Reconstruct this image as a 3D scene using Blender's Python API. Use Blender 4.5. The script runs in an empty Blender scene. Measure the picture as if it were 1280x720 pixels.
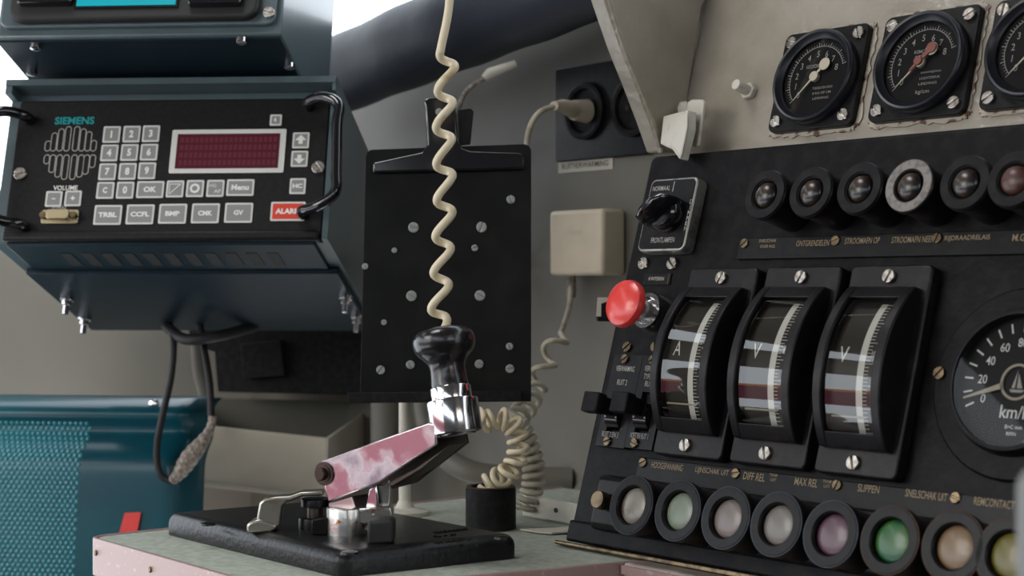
import bpy, bmesh, math, random
from mathutils import Vector, Matrix
random.seed(4)
C = bpy.context.scene.collection
PI = math.pi
R_ = math.radians

# ------------------------------------------------------------------ camera, world, lights
CAM = Vector((0, 0, 1.2)); A0 = R_(39.4); FPX = 2000.0
FW = Vector((-math.cos(A0), math.sin(A0), 0)); RT = Vector((math.sin(A0), math.cos(A0), 0)); UP = Vector((0, 0, 1))
cd = bpy.data.cameras.new('camera'); cam = bpy.data.objects.new('camera', cd); C.objects.link(cam)
cam.matrix_world = Matrix.Translation(CAM) @ Matrix((RT, UP, -FW)).transposed().to_4x4()
cd.sensor_width = 36; cd.lens = FPX / 1280 * 36; cd.clip_start = .02
cd.dof.use_dof = True; cd.dof.focus_distance = 1.15; cd.dof.aperture_fstop = 9.0
bpy.context.scene.camera = cam
sc = bpy.context.scene
sc.view_settings.view_transform = 'Standard'; sc.view_settings.look = 'None'
sc.view_settings.gamma = 1; sc.view_settings.use_curve_mapping = False
sc.view_settings.exposure = -0.4
W = bpy.data.worlds.new('sky'); sc.world = W; W.use_nodes = True
bg = W.node_tree.nodes['Background']; bg.inputs[0].default_value = (.86, .93, 1, 1); bg.inputs[1].default_value = 3.6

def area(name, loc, target, sx, sy, power, col):
    l = bpy.data.lights.new(name, 'AREA'); l.shape = 'RECTANGLE'; l.size = sx; l.size_y = sy; l.energy = power; l.color = col
    o = bpy.data.objects.new(name, l); C.objects.link(o); o.location = loc
    o.rotation_euler = (Vector(target) - Vector(loc)).to_track_quat('-Z', 'Y').to_euler()
    return o
area('side_window_daylight', (-1.3, -1.25, 1.9), (-.75, .7, 1.1), 1.1, .6, 19, (1, .96, .90))
area('overhead_fill', (-1.1, .35, 2.3), (-.9, .6, 1.1), .5, .4, 8, (.97, .97, 1))  # added overhead fill lamp; the ceiling above it is closed
area('rear_window_fill', (1.4, .1, 1.9), (-.8, .7, 1.1), .9, .6, 3, (1, .88, .74))  # added warm fill lamp at the unseen rear window

# ------------------------------------------------------------------ frames
def frame(o, x, y):
    x = Vector(x).normalized(); y = Vector(y); y = (y - x * y.dot(x)).normalized(); z = x.cross(y)
    m = Matrix((x, y, z)).transposed().to_4x4(); m.translation = o
    return m
def ray(px, py): return FW + RT * ((px - 640) / FPX) + UP * ((360 - py) / FPX)
def pt(px, py, d): return CAM + ray(px, py) * d
def hit(px, py, o, n):
    r = ray(px, py); return CAM + r * ((Vector(o) - CAM).dot(n) / r.dot(n))
def uv(F, px, py, h=0.0):
    n = F.col[2].to_3d(); o = F.translation + n * h
    return (F.inverted() @ hit(px, py, o, n)).to_2d()
LEAN = R_(16.5)
PAN = frame(pt(980, 457, 1.08), (1, 0, 0), (0, math.sin(LEAN), math.cos(LEAN)))
n_ = PAN.col[2].to_3d()
DESKZ = hit(708, 682, PAN.translation, n_).z
DSK = frame((0, 0, DESKZ), (1, 0, 0), (0, 1, 0))
def desk(px, py, h=0.0): return hit(px, py, (0, 0, DESKZ + h), UP)
YW = pt(757, 135, 1.52).y
WAL = frame((0, YW, 1.2), (1, 0, 0), (0, 0, 1))
XL = -1.78
LEF = frame((XL, 0, 1.2), (0, 1, 0), (0, 0, 1))

# ------------------------------------------------------------------ materials
def mat(name, col, rough=.5, metal=0., col2=None, scale=40., thr=(.45, .6), bump=0., bscale=None, coat=0., emit=None, trans=0., alpha=None, detail=6., spec=None):
    m = bpy.data.materials.new(name); m.use_nodes = True; nt = m.node_tree; b = nt.nodes['Principled BSDF']
    b.inputs['Base Color'].default_value = (*col, 1); b.inputs['Roughness'].default_value = rough; b.inputs['Metallic'].default_value = metal
    if coat: b.inputs['Coat Weight'].default_value = coat; b.inputs['Coat Roughness'].default_value = .12
    if spec is not None: b.inputs['Specular IOR Level'].default_value = spec
    if trans: b.inputs['Transmission Weight'].default_value = trans; b.inputs['IOR'].default_value = 1.45
    if emit: b.inputs['Emission Color'].default_value = (*emit[0], 1); b.inputs['Emission Strength'].default_value = emit[1]
    tc = nt.nodes.new('ShaderNodeTexCoord')
    if col2:
        n = nt.nodes.new('ShaderNodeTexNoise'); n.inputs['Scale'].default_value = scale; n.inputs['Detail'].default_value = detail
        nt.links.new(tc.outputs['Object'], n.inputs['Vector'])
        r = nt.nodes.new('ShaderNodeMapRange'); r.inputs['From Min'].default_value = thr[0]; r.inputs['From Max'].default_value = thr[1]
        nt.links.new(n.outputs['Fac'], r.inputs['Value'])
        x = nt.nodes.new('ShaderNodeMix'); x.data_type = 'RGBA'; x.inputs[6].default_value = (*col, 1); x.inputs[7].default_value = (*col2, 1)
        nt.links.new(r.outputs[0], x.inputs[0]); nt.links.new(x.outputs[2], b.inputs['Base Color'])
    if bump:
        n = nt.nodes.new('ShaderNodeTexNoise'); n.inputs['Scale'].default_value = bscale or scale; n.inputs['Detail'].default_value = 4
        nt.links.new(tc.outputs['Object'], n.inputs['Vector'])
        u = nt.nodes.new('ShaderNodeBump'); u.inputs['Strength'].default_value = bump; u.inputs['Distance'].default_value = .002 if (bscale or scale) > 35 else .006
        nt.links.new(n.outputs['Fac'], u.inputs['Height']); nt.links.new(u.outputs[0], b.inputs['Normal'])
    return m
M = {}
M['cab'] = mat('brown grey cab lining', (.055, .046, .04), .6, 0, (.045, .038, .033), 3)
M['panel'] = mat('panel black paint', (.0045, .0045, .0055), .42, 0, (.011, .0095, .0095), 90, bump=.12, bscale=260, spec=.13)
M['black'] = mat('black bakelite', (.006, .006, .007), .34, 0, (.011, .010, .010), 120, bump=.05, bscale=300, spec=.22)
M['blackm'] = mat('matt black', (.007, .007, .008), .6, 0, (.015, .0135, .0135), 150, spec=.18)
M['meter'] = mat('worn black meter case', (.009, .008, .009), .36, 0, (.03, .023, .02), 60, (.55, .75), bump=.1, bscale=200, spec=.3)
M['gloss'] = mat('glossy black', (.008, .008, .01), .12, 0, coat=.6)
M['plate'] = mat('cast black paint', (.008, .008, .009), .34, 0, (.03, .026, .023), 80, (.58, .72), bump=.2, bscale=260, spec=.35)
M['chrome'] = mat('worn chrome', (.68, .68, .70), .15, 1, (.5, .48, .46), 70, (.5, .75), bump=.04, bscale=90)
M['handle'] = mat('tarnished chrome', (.42, .40, .35), .3, .9, (.30, .24, .14), 60, (.55, .7), bump=.1, bscale=80)
M['rusty'] = mat('rust freckled chrome', (.58, .57, .54), .27, .9, (.35, .16, .06), 160, (.62, .68), bump=.1, bscale=160)
M['bronze'] = mat('bronze', (.05, .032, .026), .42, .8)
M['brass'] = mat('worn brass', (.24, .18, .11), .4, 1, (.12, .09, .06), 120)
M['steel'] = mat('screw steel', (.62, .59, .54), .3, 1, (.35, .3, .25), 300)
M['slot'] = mat('screw slot', (.02, .018, .015), .7)
M['red'] = mat('red plastic', (.80, .060, .050), .28, 0, coat=.3)
M['wall'] = mat('beige grey gloss paint', (.37, .335, .275), .30, 0, (.27, .24, .19), 11, (.40, .66), bump=.6, bscale=34)
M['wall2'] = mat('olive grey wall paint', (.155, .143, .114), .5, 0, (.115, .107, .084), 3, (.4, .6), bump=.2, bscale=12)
M['wall3'] = mat('pale wall', (.50, .46, .385), .5, 0, (.44, .40, .335), 3, (.4, .6))
M['cream'] = mat('cream paint', (.58, .55, .47), .4, 0, (.42, .38, .30), 60, (.55, .72), bump=.15, bscale=80)
M['bin'] = mat('beige bin paint', (.62, .55, .43), .5, 0, (.55, .49, .385), 12)
M['box'] = mat('cream plastic', (.62, .53, .40), .45, 0, (.56, .48, .36), 20)
M['cord'] = mat('cream cord', (.74, .64, .45), .38, 0, (.5, .38, .22), 60, (.58, .75))
M['cord2'] = mat('grey cream cord', (.40, .36, .27), .45, 0, (.28, .25, .19), 60)
M['lino'] = mat('grey green linoleum', (.44, .47, .39), .75, 0, (.35, .38, .315), 160, (.4, .6), bump=.12, bscale=400)
M['alu'] = mat('pinkish edging metal', (.40, .27, .25), .4, .3, (.5, .42, .38), 200, (.62, .7), bump=.03, bscale=200)  # pink tint is set in the base colour
M['deskw'] = mat('taupe side panel', (.36, .30, .26), .45, 0, (.2, .17, .14), 120, (.6, .7))
M['teal'] = mat('teal vinyl', (.003, .06, .085), .28, 0, (.003, .075, .10), 8, coat=.25, spec=.35)
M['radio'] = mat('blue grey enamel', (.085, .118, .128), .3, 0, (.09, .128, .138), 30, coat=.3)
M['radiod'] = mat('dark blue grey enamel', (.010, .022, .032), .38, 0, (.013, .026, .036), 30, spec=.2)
M['fascia'] = mat('black fascia film', (.008, .0075, .008), .45, 0, (.012, .011, .012), 200, bump=.06, bscale=400, spec=.25)
M['key'] = mat('grey key film', (.27, .27, .26), .5)
M['keyb'] = mat('pale key border', (.70, .70, .66), .5)
M['white'] = mat('white print', (.85, .85, .80), .5)
M['dimw'] = mat('faded white print', (.42, .40, .36), .6)
M['gold'] = mat('faded brass print', (.30, .22, .12), .5)
M['lcd'] = mat('dark red display', (.075, .010, .018), .25, 0, coat=.3, emit=((.30, .02, .05), .07))
M['tealp'] = mat('teal print', (.0, .32, .33), .5)
M['screen'] = mat('lit cyan screen', (.0, .2, .25), .3, emit=((.0, .30, .36), .9))
M['alarm'] = mat('red key', (.75, .06, .03), .4)
M['dial'] = mat('black dial', (.007, .007, .008), .5, spec=.2)
M['mdial'] = mat('dark brown dial', (.028, .023, .018), .5)
M['glass'] = mat('glass', (1, 1, 1), .02, trans=1)
M['needle'] = mat('cream needle', (.45, .40, .30), .5)
M['redneedle'] = mat('red brown needle', (.18, .045, .03), .55)
M['lens'] = mat('brown black lens', (.045, .025, .014), .3, 0, (.008, .008, .008), 70, thr=(.42,.56), coat=.25)
M['greyring'] = mat('bare grey ring', (.23, .21, .19), .6, 0, (.14, .125, .11), 220)
M['tube'] = mat('dark blue black vinyl', (.034, .039, .054), .48, 0, bump=.6, bscale=11)
M['pad'] = mat('cream label', (.55, .50, .42), .6)
M['locored'] = mat('red body paint', (.15, .010, .028), .5)
M['rubber'] = mat('black rubber', (.012, .012, .012), .6, 0, bump=.1, bscale=200)
M['dsub'] = mat('gold shell', (.62, .52, .33), .35, .8)
M['braid'] = mat('braided sleeve', (.17, .14, .11), .55, 0, (.34, .29, .24), 260)
M['post'] = mat('pale grey metal', (.20, .20, .19), .5)
M['blackp'] = mat('scuffed black plate', (.006, .006, .006), .42, 0, (.012, .012, .011), 30, (.4, .7), bump=.05, bscale=120, spec=.14)
M['rivet'] = mat('dull rivet', (.30, .32, .29), .45, .5)
M['teal2'] = mat('teal pebbles', (.02, .23, .28), .18, 0, coat=.8)
M['knob'] = mat('worn black knob', (.012, .011, .012), .26, 0, (.05, .04, .035), 90, (.6, .72), bump=.25, bscale=140, coat=.25)
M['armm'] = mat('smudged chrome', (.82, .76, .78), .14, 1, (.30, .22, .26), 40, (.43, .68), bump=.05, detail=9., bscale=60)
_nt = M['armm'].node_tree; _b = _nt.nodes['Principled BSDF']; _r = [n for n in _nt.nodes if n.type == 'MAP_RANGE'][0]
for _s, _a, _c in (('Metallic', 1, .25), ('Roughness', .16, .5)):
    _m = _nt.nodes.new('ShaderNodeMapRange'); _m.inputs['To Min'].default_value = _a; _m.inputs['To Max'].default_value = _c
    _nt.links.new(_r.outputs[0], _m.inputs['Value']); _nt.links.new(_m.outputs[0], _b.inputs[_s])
M['armd'] = mat('dark pink steel', (.45, .36, .36), .3, 1)
M['bronzed'] = mat('dark oily steel', (.07, .055, .045), .45, .7)
M['steelrim'] = mat('worn rim metal', (.045, .048, .058), .35, .8)
M['rlens'] = mat('dull reddish lens', (.075, .028, .02), .4, 0, coat=.15)
M['steelf'] = mat('worn silver frame', (.42, .41, .38), .4, .8, (.2, .19, .17), 120, (.5, .7))
def glassmat(tint=(.9, .9, .9), mix=.12, rough=.03, mul=1.8):
    m = bpy.data.materials.new('clear cover glass'); m.use_nodes = True; nt = m.node_tree
    for n in list(nt.nodes): nt.nodes.remove(n)
    o = nt.nodes.new('ShaderNodeOutputMaterial'); t = nt.nodes.new('ShaderNodeBsdfTransparent'); g = nt.nodes.new('ShaderNodeBsdfGlossy')
    f = nt.nodes.new('ShaderNodeFresnel'); f.inputs[0].default_value = 1.5
    a = nt.nodes.new('ShaderNodeMath'); a.operation = 'MULTIPLY_ADD'; a.inputs[1].default_value = mul; a.inputs[2].default_value = mix
    t.inputs[0].default_value = (*tint, 1); g.inputs['Roughness'].default_value = rough
    x = nt.nodes.new('ShaderNodeMixShader'); nt.links.new(f.outputs[0], a.inputs[0]); nt.links.new(a.outputs[0], x.inputs[0])
    nt.links.new(t.outputs[0], x.inputs[1]); nt.links.new(g.outputs[0], x.inputs[2]); nt.links.new(x.outputs[0], o.inputs[0])
    return m
M['pane'] = glassmat((.93, .93, .9), .02)
M['pane2'] = glassmat((.85, .85, .85), .0, .02, .5)

# ------------------------------------------------------------------ mesh helpers
def B(): return bmesh.new()
def bx(bm, x0, x1, y0, y1, z0, z1):
    v = [bm.verts.new(p) for p in ((x0,y0,z0),(x1,y0,z0),(x1,y1,z0),(x0,y1,z0),(x0,y0,z1),(x1,y0,z1),(x1,y1,z1),(x0,y1,z1))]
    for f in ((0,3,2,1),(4,5,6,7),(0,1,5,4),(1,2,6,5),(2,3,7,6),(3,0,4,7)): bm.faces.new([v[i] for i in f])
    return bm
def prism(bm, poly, z0, z1, T=None):
    area2 = sum(poly[i][0]*poly[(i+1)%len(poly)][1]-poly[(i+1)%len(poly)][0]*poly[i][1] for i in range(len(poly)))
    if area2 < 0: poly = poly[::-1]
    T = T or (lambda p: p)
    a = [bm.verts.new(T((p[0], p[1], z0))) for p in poly]; b = [bm.verts.new(T((p[0], p[1], z1))) for p in poly]
    bm.faces.new(a[::-1]); bm.faces.new(b); n = len(poly)
    for i in range(n): bm.faces.new((a[i], a[(i+1)%n], b[(i+1)%n], b[i]))
    return bm
def rrect(x0, x1, y0, y1, r, n=5):
    out = []
    for cx, cy, a in ((x1-r,y1-r,0),(x0+r,y1-r,90),(x0+r,y0+r,180),(x1-r,y0+r,270)):
        for i in range(n+1): t = R_(a+90*i/n); out.append((cx+r*math.cos(t), cy+r*math.sin(t)))
    return out
def lathe(bm, prof, c=(0,0,0), seg=48, T=None, sx=1, sy=1):
    """prof: list of (r, z) about local z."""
    T = T or (lambda p: p); rings = []
    for r, z in prof:
        if r < 1e-6: rings.append([bm.verts.new(T((c[0], c[1], c[2]+z)))])
        else: rings.append([bm.verts.new(T((c[0]+r*sx*math.cos(2*PI*i/seg), c[1]+r*sy*math.sin(2*PI*i/seg), c[2]+z))) for i in range(seg)])
    for a, b in zip(rings, rings[1:]):
        for i in range(seg):
            j = (i+1) % seg
            if len(a) == 1 and len(b) == 1: continue
            if len(a) == 1: bm.faces.new((a[0], b[i], b[j]))
            elif len(b) == 1: bm.faces.new((a[i], a[j], b[0]))
            else: bm.faces.new((a[i], a[j], b[j], b[i]))
    return bm
def cyl(bm, c, r, h, bev=0, seg=40, T=None):
    bev = min(bev, r*.9, h*.9)
    return lathe(bm, [(0,0),(r,0),(r,h-bev),(r-bev*.3,h-bev*.3),(r-bev,h),(0,h)] if bev else [(0,0),(r,0),(r,h),(0,h)], c, seg, T)
def ring(bm, c, ro, ri, z0, z1, bev=.0008, seg=56):
    return lathe(bm, [(ri,z0),(ro,z0),(ro,z1-bev),(ro-bev,z1),(ri+bev,z1),(ri,z1-bev),(ri,z0)], c, seg)
def tube(bm, pts, r, seg=12, caps=True, rf=None):
    pts = [Vector(p) for p in pts]; n = len(pts); u = None; rings = []
    for i in range(n):
        t = (pts[min(i+1,n-1)] - pts[max(i-1,0)]).normalized()
        if u is None: u = t.orthogonal().normalized()
        else:
            u = (u - t*u.dot(t)); u = u.normalized() if u.length > 1e-6 else t.orthogonal().normalized()
        w = t.cross(u); rr = rf(i/(n-1)) if rf else r
        rings.append([bm.verts.new(pts[i] + (u*math.cos(2*PI*k/seg) + w*math.sin(2*PI*k/seg))*rr) for k in range(seg)])
    for a, b in zip(rings, rings[1:]):
        for k in range(seg): bm.faces.new((a[k], a[(k+1)%seg], b[(k+1)%seg], b[k]))
    if caps: bm.faces.new(rings[0][::-1]); bm.faces.new(rings[-1])
    return bm
def spline(P, n=12):
    P = [Vector(p) for p in P]; P = [P[0]*2-P[1]] + P + [P[-1]*2-P[-2]]; out = []
    for i in range(1, len(P)-2):
        for k in range(n):
            t = k/n; a, b, c, d = P[i-1:i+3]
            out.append(.5*((2*b)+(c-a)*t+(2*a-5*b+4*c-d)*t*t+(3*b-a-3*c+d)*t**3))
    out.append(P[-2]); return out
def coil(P, amp, pitch, n=18, ph=0., seedu=None, ampf=None, skew=0.):
    S = spline(P, 40); L = [0]
    for a, b in zip(S, S[1:]): L.append(L[-1] + (b-a).length)
    tot = L[-1]; N = int(tot/pitch*n); out = []; j = 0; u = None
    for i in range(N+1):
        s = tot*i/N
        while j < len(L)-2 and L[j+1] < s: j += 1
        f = (s-L[j])/max(1e-9, L[j+1]-L[j]); p = S[j].lerp(S[j+1], f); t = (S[j+1]-S[j]).normalized()
        if u is None: u = Vector(seedu) if seedu else t.orthogonal()
        u = (u - t*u.dot(t)).normalized(); w = t.cross(u); th = ph + 2*PI*s/pitch
        am = amp*(ampf(s/tot) if ampf else 1)
        out.append(p + u*math.cos(th)*am + w*math.sin(th)*am + t*math.cos(th)*skew)
    return out
def obj(name, bm, m, parent=None, mw=None, bev=0, smooth=35, label=None, seg=2):
    bmesh.ops.recalc_face_normals(bm, faces=bm.faces)
    me = bpy.data.meshes.new(name); bm.to_mesh(me); bm.free()
    me.materials.append(M[m] if isinstance(m, str) else m)
    if smooth: me.shade_smooth(); me.set_sharp_from_angle(angle=R_(smooth))
    o = bpy.data.objects.new(name, me); C.objects.link(o)
    if parent: o.parent = parent
    if mw is not None: o.matrix_world = mw
    if bev:
        d = o.modifiers.new('bevel', 'BEVEL'); d.width = bev; d.segments = seg; d.limit_method = 'ANGLE'; d.angle_limit = R_(40)
        d.harden_normals = False
    if label: o['label'] = label
    return o
def tag(o, label, cat, group=None):
    o['label'] = label; o['category'] = cat
    if group: o['group'] = group
    return o
def thing(name, label, cat, mw, group=None):
    o = bpy.data.objects.new(name, None); C.objects.link(o); o.matrix_world = mw; o.empty_display_size = .01
    return tag(o, label, cat, group)
def struct(name, bm, m, mw=None, bev=0, smooth=35, parent=None):
    o = obj(name, bm, m, parent, mw, bev, smooth)
    if parent is None: o['kind'] = 'structure'
    return o
def at(F, x, y, z=0.): return F @ Matrix.Translation((x, y, z))
def loc(o): return o.matrix_world
_fc = {}
def textbm(bm, items, ext=.0002):
    """items: (string, x, y, cap height, width or None, rotation deg, z, align)"""
    for it in items:
        s, x, y, h = it[:4]; w = it[4] if len(it) > 4 else None; rot = it[5] if len(it) > 5 else 0; z = it[6] if len(it) > 6 else 0; off = it[7] if len(it) > 7 else .003
        cu = bpy.data.curves.new('t', 'FONT'); cu.body = s; cu.size = 1; cu.extrude = 0; cu.resolution_u = 3; cu.offset = off
        o = bpy.data.objects.new('t', cu); me = o.to_mesh()
        if len(me.vertices) == 0: o.to_mesh_clear(); continue
        xs = [v.co.x for v in me.vertices]; ys = [v.co.y for v in me.vertices]
        x0, x1, y0, y1 = min(xs), max(xs), min(ys), max(ys)
        k = h/(y1-y0); kx = (w/(x1-x0)) if w else k*.85; c, sn = math.cos(R_(rot)), math.sin(R_(rot))
        base = []
        for v in me.vertices:
            a = (v.co.x-(x0+x1)/2)*kx; b = (v.co.y-(y0+y1)/2)*k
            base.append(bm.verts.new((x+a*c-b*sn, y+a*sn+b*c, z)))
        for p in me.polygons:
            try: bm.faces.new([base[i] for i in p.vertices])
            except ValueError: pass
        o.to_mesh_clear(); bpy.data.objects.remove(o); bpy.data.curves.remove(cu)
    return bm
def lettering(items, m, parent, z=.0003, name='lettering'):
    bm = B(); textbm(bm, items)
    for v in bm.verts: v.co.z += z
    return obj(name, bm, m, parent, smooth=0)
def screw(parent, x, y, z, r=.0042, h=.0022, ang=None, m='steel', name='screw'):
    """slotted cheese-head screw cut as one mesh: head with a groove"""
    ang = random.uniform(0, PI) if ang is None else ang
    bm = B(); c, s = math.cos(ang), math.sin(ang); g = r*.13; N = 14
    def half(sg):
        P = []; a0 = math.asin(g/r)
        for i in range(N+1):
            t = a0 + (PI-2*a0)*i/N; P.append((r*math.cos(t), sg*r*math.sin(t)))
        return [(x+p[0]*c-p[1]*s, y+p[0]*s+p[1]*c) for p in P]
    prism(bm, half(1), z, z+h); prism(bm, half(-1), z, z+h); 
    lathe(bm, [(r*1.0,z),(r*1.0,z+h*.45),(0,z+h*.45)], (x,y,0), 24)
    return obj(name, bm, m, parent, bev=r*.12)

# ================================================================== SETTING
def wallpoly(F, pl): return [tuple(uv(F, *p)) for p in pl]
# back wall (parallel to the console), cut along the sloping window sill
bm = B(); prism(bm, wallpoly(WAL, [(240,900),(1500,900),(1500,-330),(860,-85),(760,-10),(430,128),(240,205)]), -.03, 0)
struct('wall_back', bm, 'wall2', WAL)
# left end wall
bm = B(); l0 = uv(LEF, -60, 240); l1 = uv(LEF, 420, 230)
prism(bm, [(l0[0],-1.2),(YW-.0,-1.2),(YW-.0,l1[1]),(l0[0],l0[1])], -.03, 0)
struct('wall_left', bm, 'wall3', LEF)
bm = B(); bx(bm, -2.4, 1.5, -1.3, YW, -.03, 0); struct('floor', bm, 'blackm')
bm = B(); bx(bm, -1.4, 1.5, -1.3, YW+.1, 2.32, 2.35); bx(bm, -1.81, -1.4, -1.3, YW+.1, 2.32, 2.35)
bx(bm, -1.81, 1.5, YW-.0, YW+.03, 1.95, 2.32); bx(bm, -1.81, -1.78, .55, YW, 1.95, 2.32)  # unseen headers added to narrow the sky's reflection in the meters
struct('ceiling', bm, 'cab')
bm = B(); bx(bm, -.7, 1.5, -1.33, -1.3, 0, 1.5); bx(bm, -.9, 1.5, -1.33, -1.3, 2.05, 2.35); bx(bm, -.75, -.66, -1.33, -1.3, 0, 2.35); bx(bm, .45, .55, -1.33, -1.3, 1.5, 2.35)
bx(bm, -1.81, -.75, -1.33, -1.3, 1.75, 2.35)
struct('wall_right', bm, 'cab')
# rear wall with a window
bm = B(); bx(bm, 1.5, 1.53, -1.3, YW, 0, 1.55); bx(bm, 1.5, 1.53, -1.3, YW, 2.0, 2.35); bx(bm, 1.5, 1.53, .6, YW, 1.55, 2.0); bx(bm, 1.5, 1.53, -1.3, -.4, 1.55, 2.0)
struct('wall_rear', bm, 'cab')
# unseen header with window gap, added to darken and band the console's reflections
bm = B(); bx(bm, -1.81, -1.78, -1.3, .55, 1.52, 1.86); bx(bm, -1.81, -1.78, -1.3, .55, 2.02, 2.32); bx(bm, -1.81, -1.78, .38, .44, 1.86, 2.02)
struct('trim_3', bm, 'cab')
# sloped console wall behind the gauges
GW = PAN @ Matrix.Translation((0, 0, -.022))
p0 = uv(GW, 846, 192); p1 = uv(GW, 868, -60); p2 = uv(GW, 1500, 300)
bm = B(); prism(bm, [(p0[0]-.004, p0[1]-.2), (p0[0]-.004, p0[1]+.23), (p2[0]+.3, p0[1]+.23), (p2[0]+.3, p0[1]-.2)], -.02, 0)
struct('wall_front', bm, 'wall', GW)
# gusset: web in the plane x = x0 with a welded bar on its free edge
g0 = hit(846, 190, GW.translation, n_); x0 = g0.x
GU = frame((x0, 0, 0), (0, 1, 0), (0, 0, 1))     # normal +X
gp = [uv(GU, *p) for p in ((850,192),(826,190),(812,150),(795,105),(776,58),(757,2),(742,-45),(905,-45),(878,10),(864,100))]
bm = B(); prism(bm, [tuple(p) for p in gp], -.016, 0)
struct('trim_1', bm, 'wall', GU, bev=.002)
bm = B(); ed = [uv(GU, *p) for p in ((828,190),(816,150),(799,105),(780,58),(762,2),(748,-45))]
tube(bm, spline([(p[0], p[1], -.001) for p in ed], 14), .0028, 8, rf=lambda t: .0026+.0005*math.sin(t*171)*math.sin(t*67))
o = obj('weld_bead', bm, 'wall', None, GU); o['kind'] = 'structure'; o.name = 'trim_2'

# red vehicle standing outside the cab, seen only as reflections
rv = thing('red_locomotive', 'red painted vehicle side reflected in the chrome lever arm', 'locomotive', Matrix.Translation((-3.6, -2.2, 0)))
bm = B(); bx(bm, -3.4, 6, -1.6, -1.4, .0, 1.05); obj('body_side', bm, 'locored', rv)
bm = B(); bx(bm, -3.4, 6, -1.6, -1.39, 1.05, 1.2); obj('waist_stripe', bm, mat('orange stripe', (.6,.22,.06), .5), rv)

# ================================================================== DESK
a = desk(107, 671); b1 = desk(582, 722); b2 = desk(770, 705)
dirr = (b2-b1).normalized()
def ln(y): return b1 + dirr*((y-b1.y)/dirr.y)
yback = YW - .02; yf = a.y
q = [ (a.x, yf), ((b1 + dirr*((yf-b1.y)/dirr.y)).x, yf), (ln(yback).x, yback), (a.x, yback) ]
xr = desk(770,705); 
dk = thing('driver_desk', 'grey-green linoleum desk with aluminium edging under the control lever', 'desk', Matrix.Translation((0,0,0)))
def inset(q, d): return [(q[0][0]+d, q[0][1]+d), (q[1][0]-d, q[1][1]+d), (q[2][0]-d, q[2][1]), (q[3][0]+d, q[3][1])]
def roundcorner(q, r):
    (ax, ay) = q[0]; (bx_, by) = q[1]
    P = []
    for i in range(6): t = R_(180+90*i/5); P.append((ax+r+r*math.cos(t), ay+r+r*math.sin(t)))
    P += [(bx_-r, by), (bx_, by+r), q[2], q[3]]
    return P
bm = B(); prism(bm, roundcorner(inset(q, .004), .012), DESKZ-.012, DESKZ-.0004); obj('top_inlay', bm, 'lino', dk)
bm = B(); P = roundcorner(q, .016); Pi = roundcorner(inset(q, .0035), .0125); n = len(P)
lo, hi = DESKZ-.028, DESKZ+.0006
va = [bm.verts.new((p[0],p[1],lo)) for p in P]; vb = [bm.verts.new((p[0],p[1],hi)) for p in P]; vc = [bm.verts.new((p[0],p[1],hi)) for p in Pi]; vd = [bm.verts.new((p[0],p[1],lo)) for p in Pi]
for i in range(n-2+1):
    j = (i+1) % n
    if i == n-2: continue
    for x, y in ((va,vb),(vb,vc),(vc,vd),(vd,va)): bm.faces.new((x[i],x[j],y[j],y[i]))
j = n-1; i0 = 0
for x, y in ((va,vb),(vb,vc),(vc,vd),(vd,va)): bm.faces.new((x[j],x[i0],y[i0],y[j]))
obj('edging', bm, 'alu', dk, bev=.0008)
bm = B(); prism(bm, roundcorner(inset(q, .006), .012), 0, DESKZ-.013); obj('cabinet', bm, 'deskw', dk)
for px, py in ((120,691),(188,712)):
    s_ = uv(frame((0,yf,0),(1,0,0),(0,0,1)), px, py)
    e = obj('edging_screw', cyl(B(), (0,0,0), .0022, .0012, .0005, 16), 'brass', dk); e.matrix_world = frame((s_[0], yf, s_[1]), (1,0,0), (0,0,1))

# ================================================================== CONSOLE
TL = uv(PAN, 815, 195); BL = uv(PAN, 708, 676)
vt = TL[1]; vb_ = BL[1]; ul = (TL[0]+BL[0])/2; ur = uv(PAN, 1400, 400)[0]
print('panel', TL, BL, 'ur', ur, 'DESKZ', DESKZ, 'YW', YW)
con = thing('control_console', 'black painted sloping instrument console standing on the right of the desk', 'console', PAN)
bm = B(); pl = rrect(ul, ur, vb_, vt, .006); tl_ = math.tan(LEAN)
bot0 = vb_
f_ = [bm.verts.new((p[0], p[1], 0)) for p in pl]; g_ = [bm.verts.new((p[0], max(p[1], vb_) + (.06*tl_ if p[1] < (vb_+vt)/2 else 0), -.06)) for p in pl]
bm.faces.new(f_); bm.faces.new(g_[::-1]); n = len(pl)
for i in range(n): bm.faces.new((f_[i], f_[(i+1)%n], g_[(i+1)%n], g_[i]))
obj('panel_case', bm, 'panel', con, bev=.003, seg=3)
# foot flange
bm = B(); prism(bm, [(ul-.006, vb_-.004), (ur, vb_-.004), (ur, vb_+.002), (ul-.006, vb_-.001)], -.004, .008)
obj('foot_flange', bm, 'brass', con, bev=.001)
# beige desk front below the console
cf = desk(770, 705)
bmb = B(); pf = PAN @ Vector((ul, vb_-.004, .01))
yy = pf.y - .012
dl = lambda y: (ln(y).x - cf.x)
prism(bmb, [(max(0, dl(yy))+.001, 0), (1.2, 0), (1.2, .4), (max(0, dl(yy+.4))+.001, .4)], -.5, 0)
sb = thing('console_cabinet', 'taupe metal cabinet front under the console beside the desk', 'cabinet', Matrix.Translation((cf.x+.001, yy, pf.z-.001)))
obj('body', bmb, 'deskw', sb, bev=.002)
bm = B(); bx(bm, .002, 1.2, -.002, .0, -.008, -.002); obj('trim_strip', bm, 'alu', sb)

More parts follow.
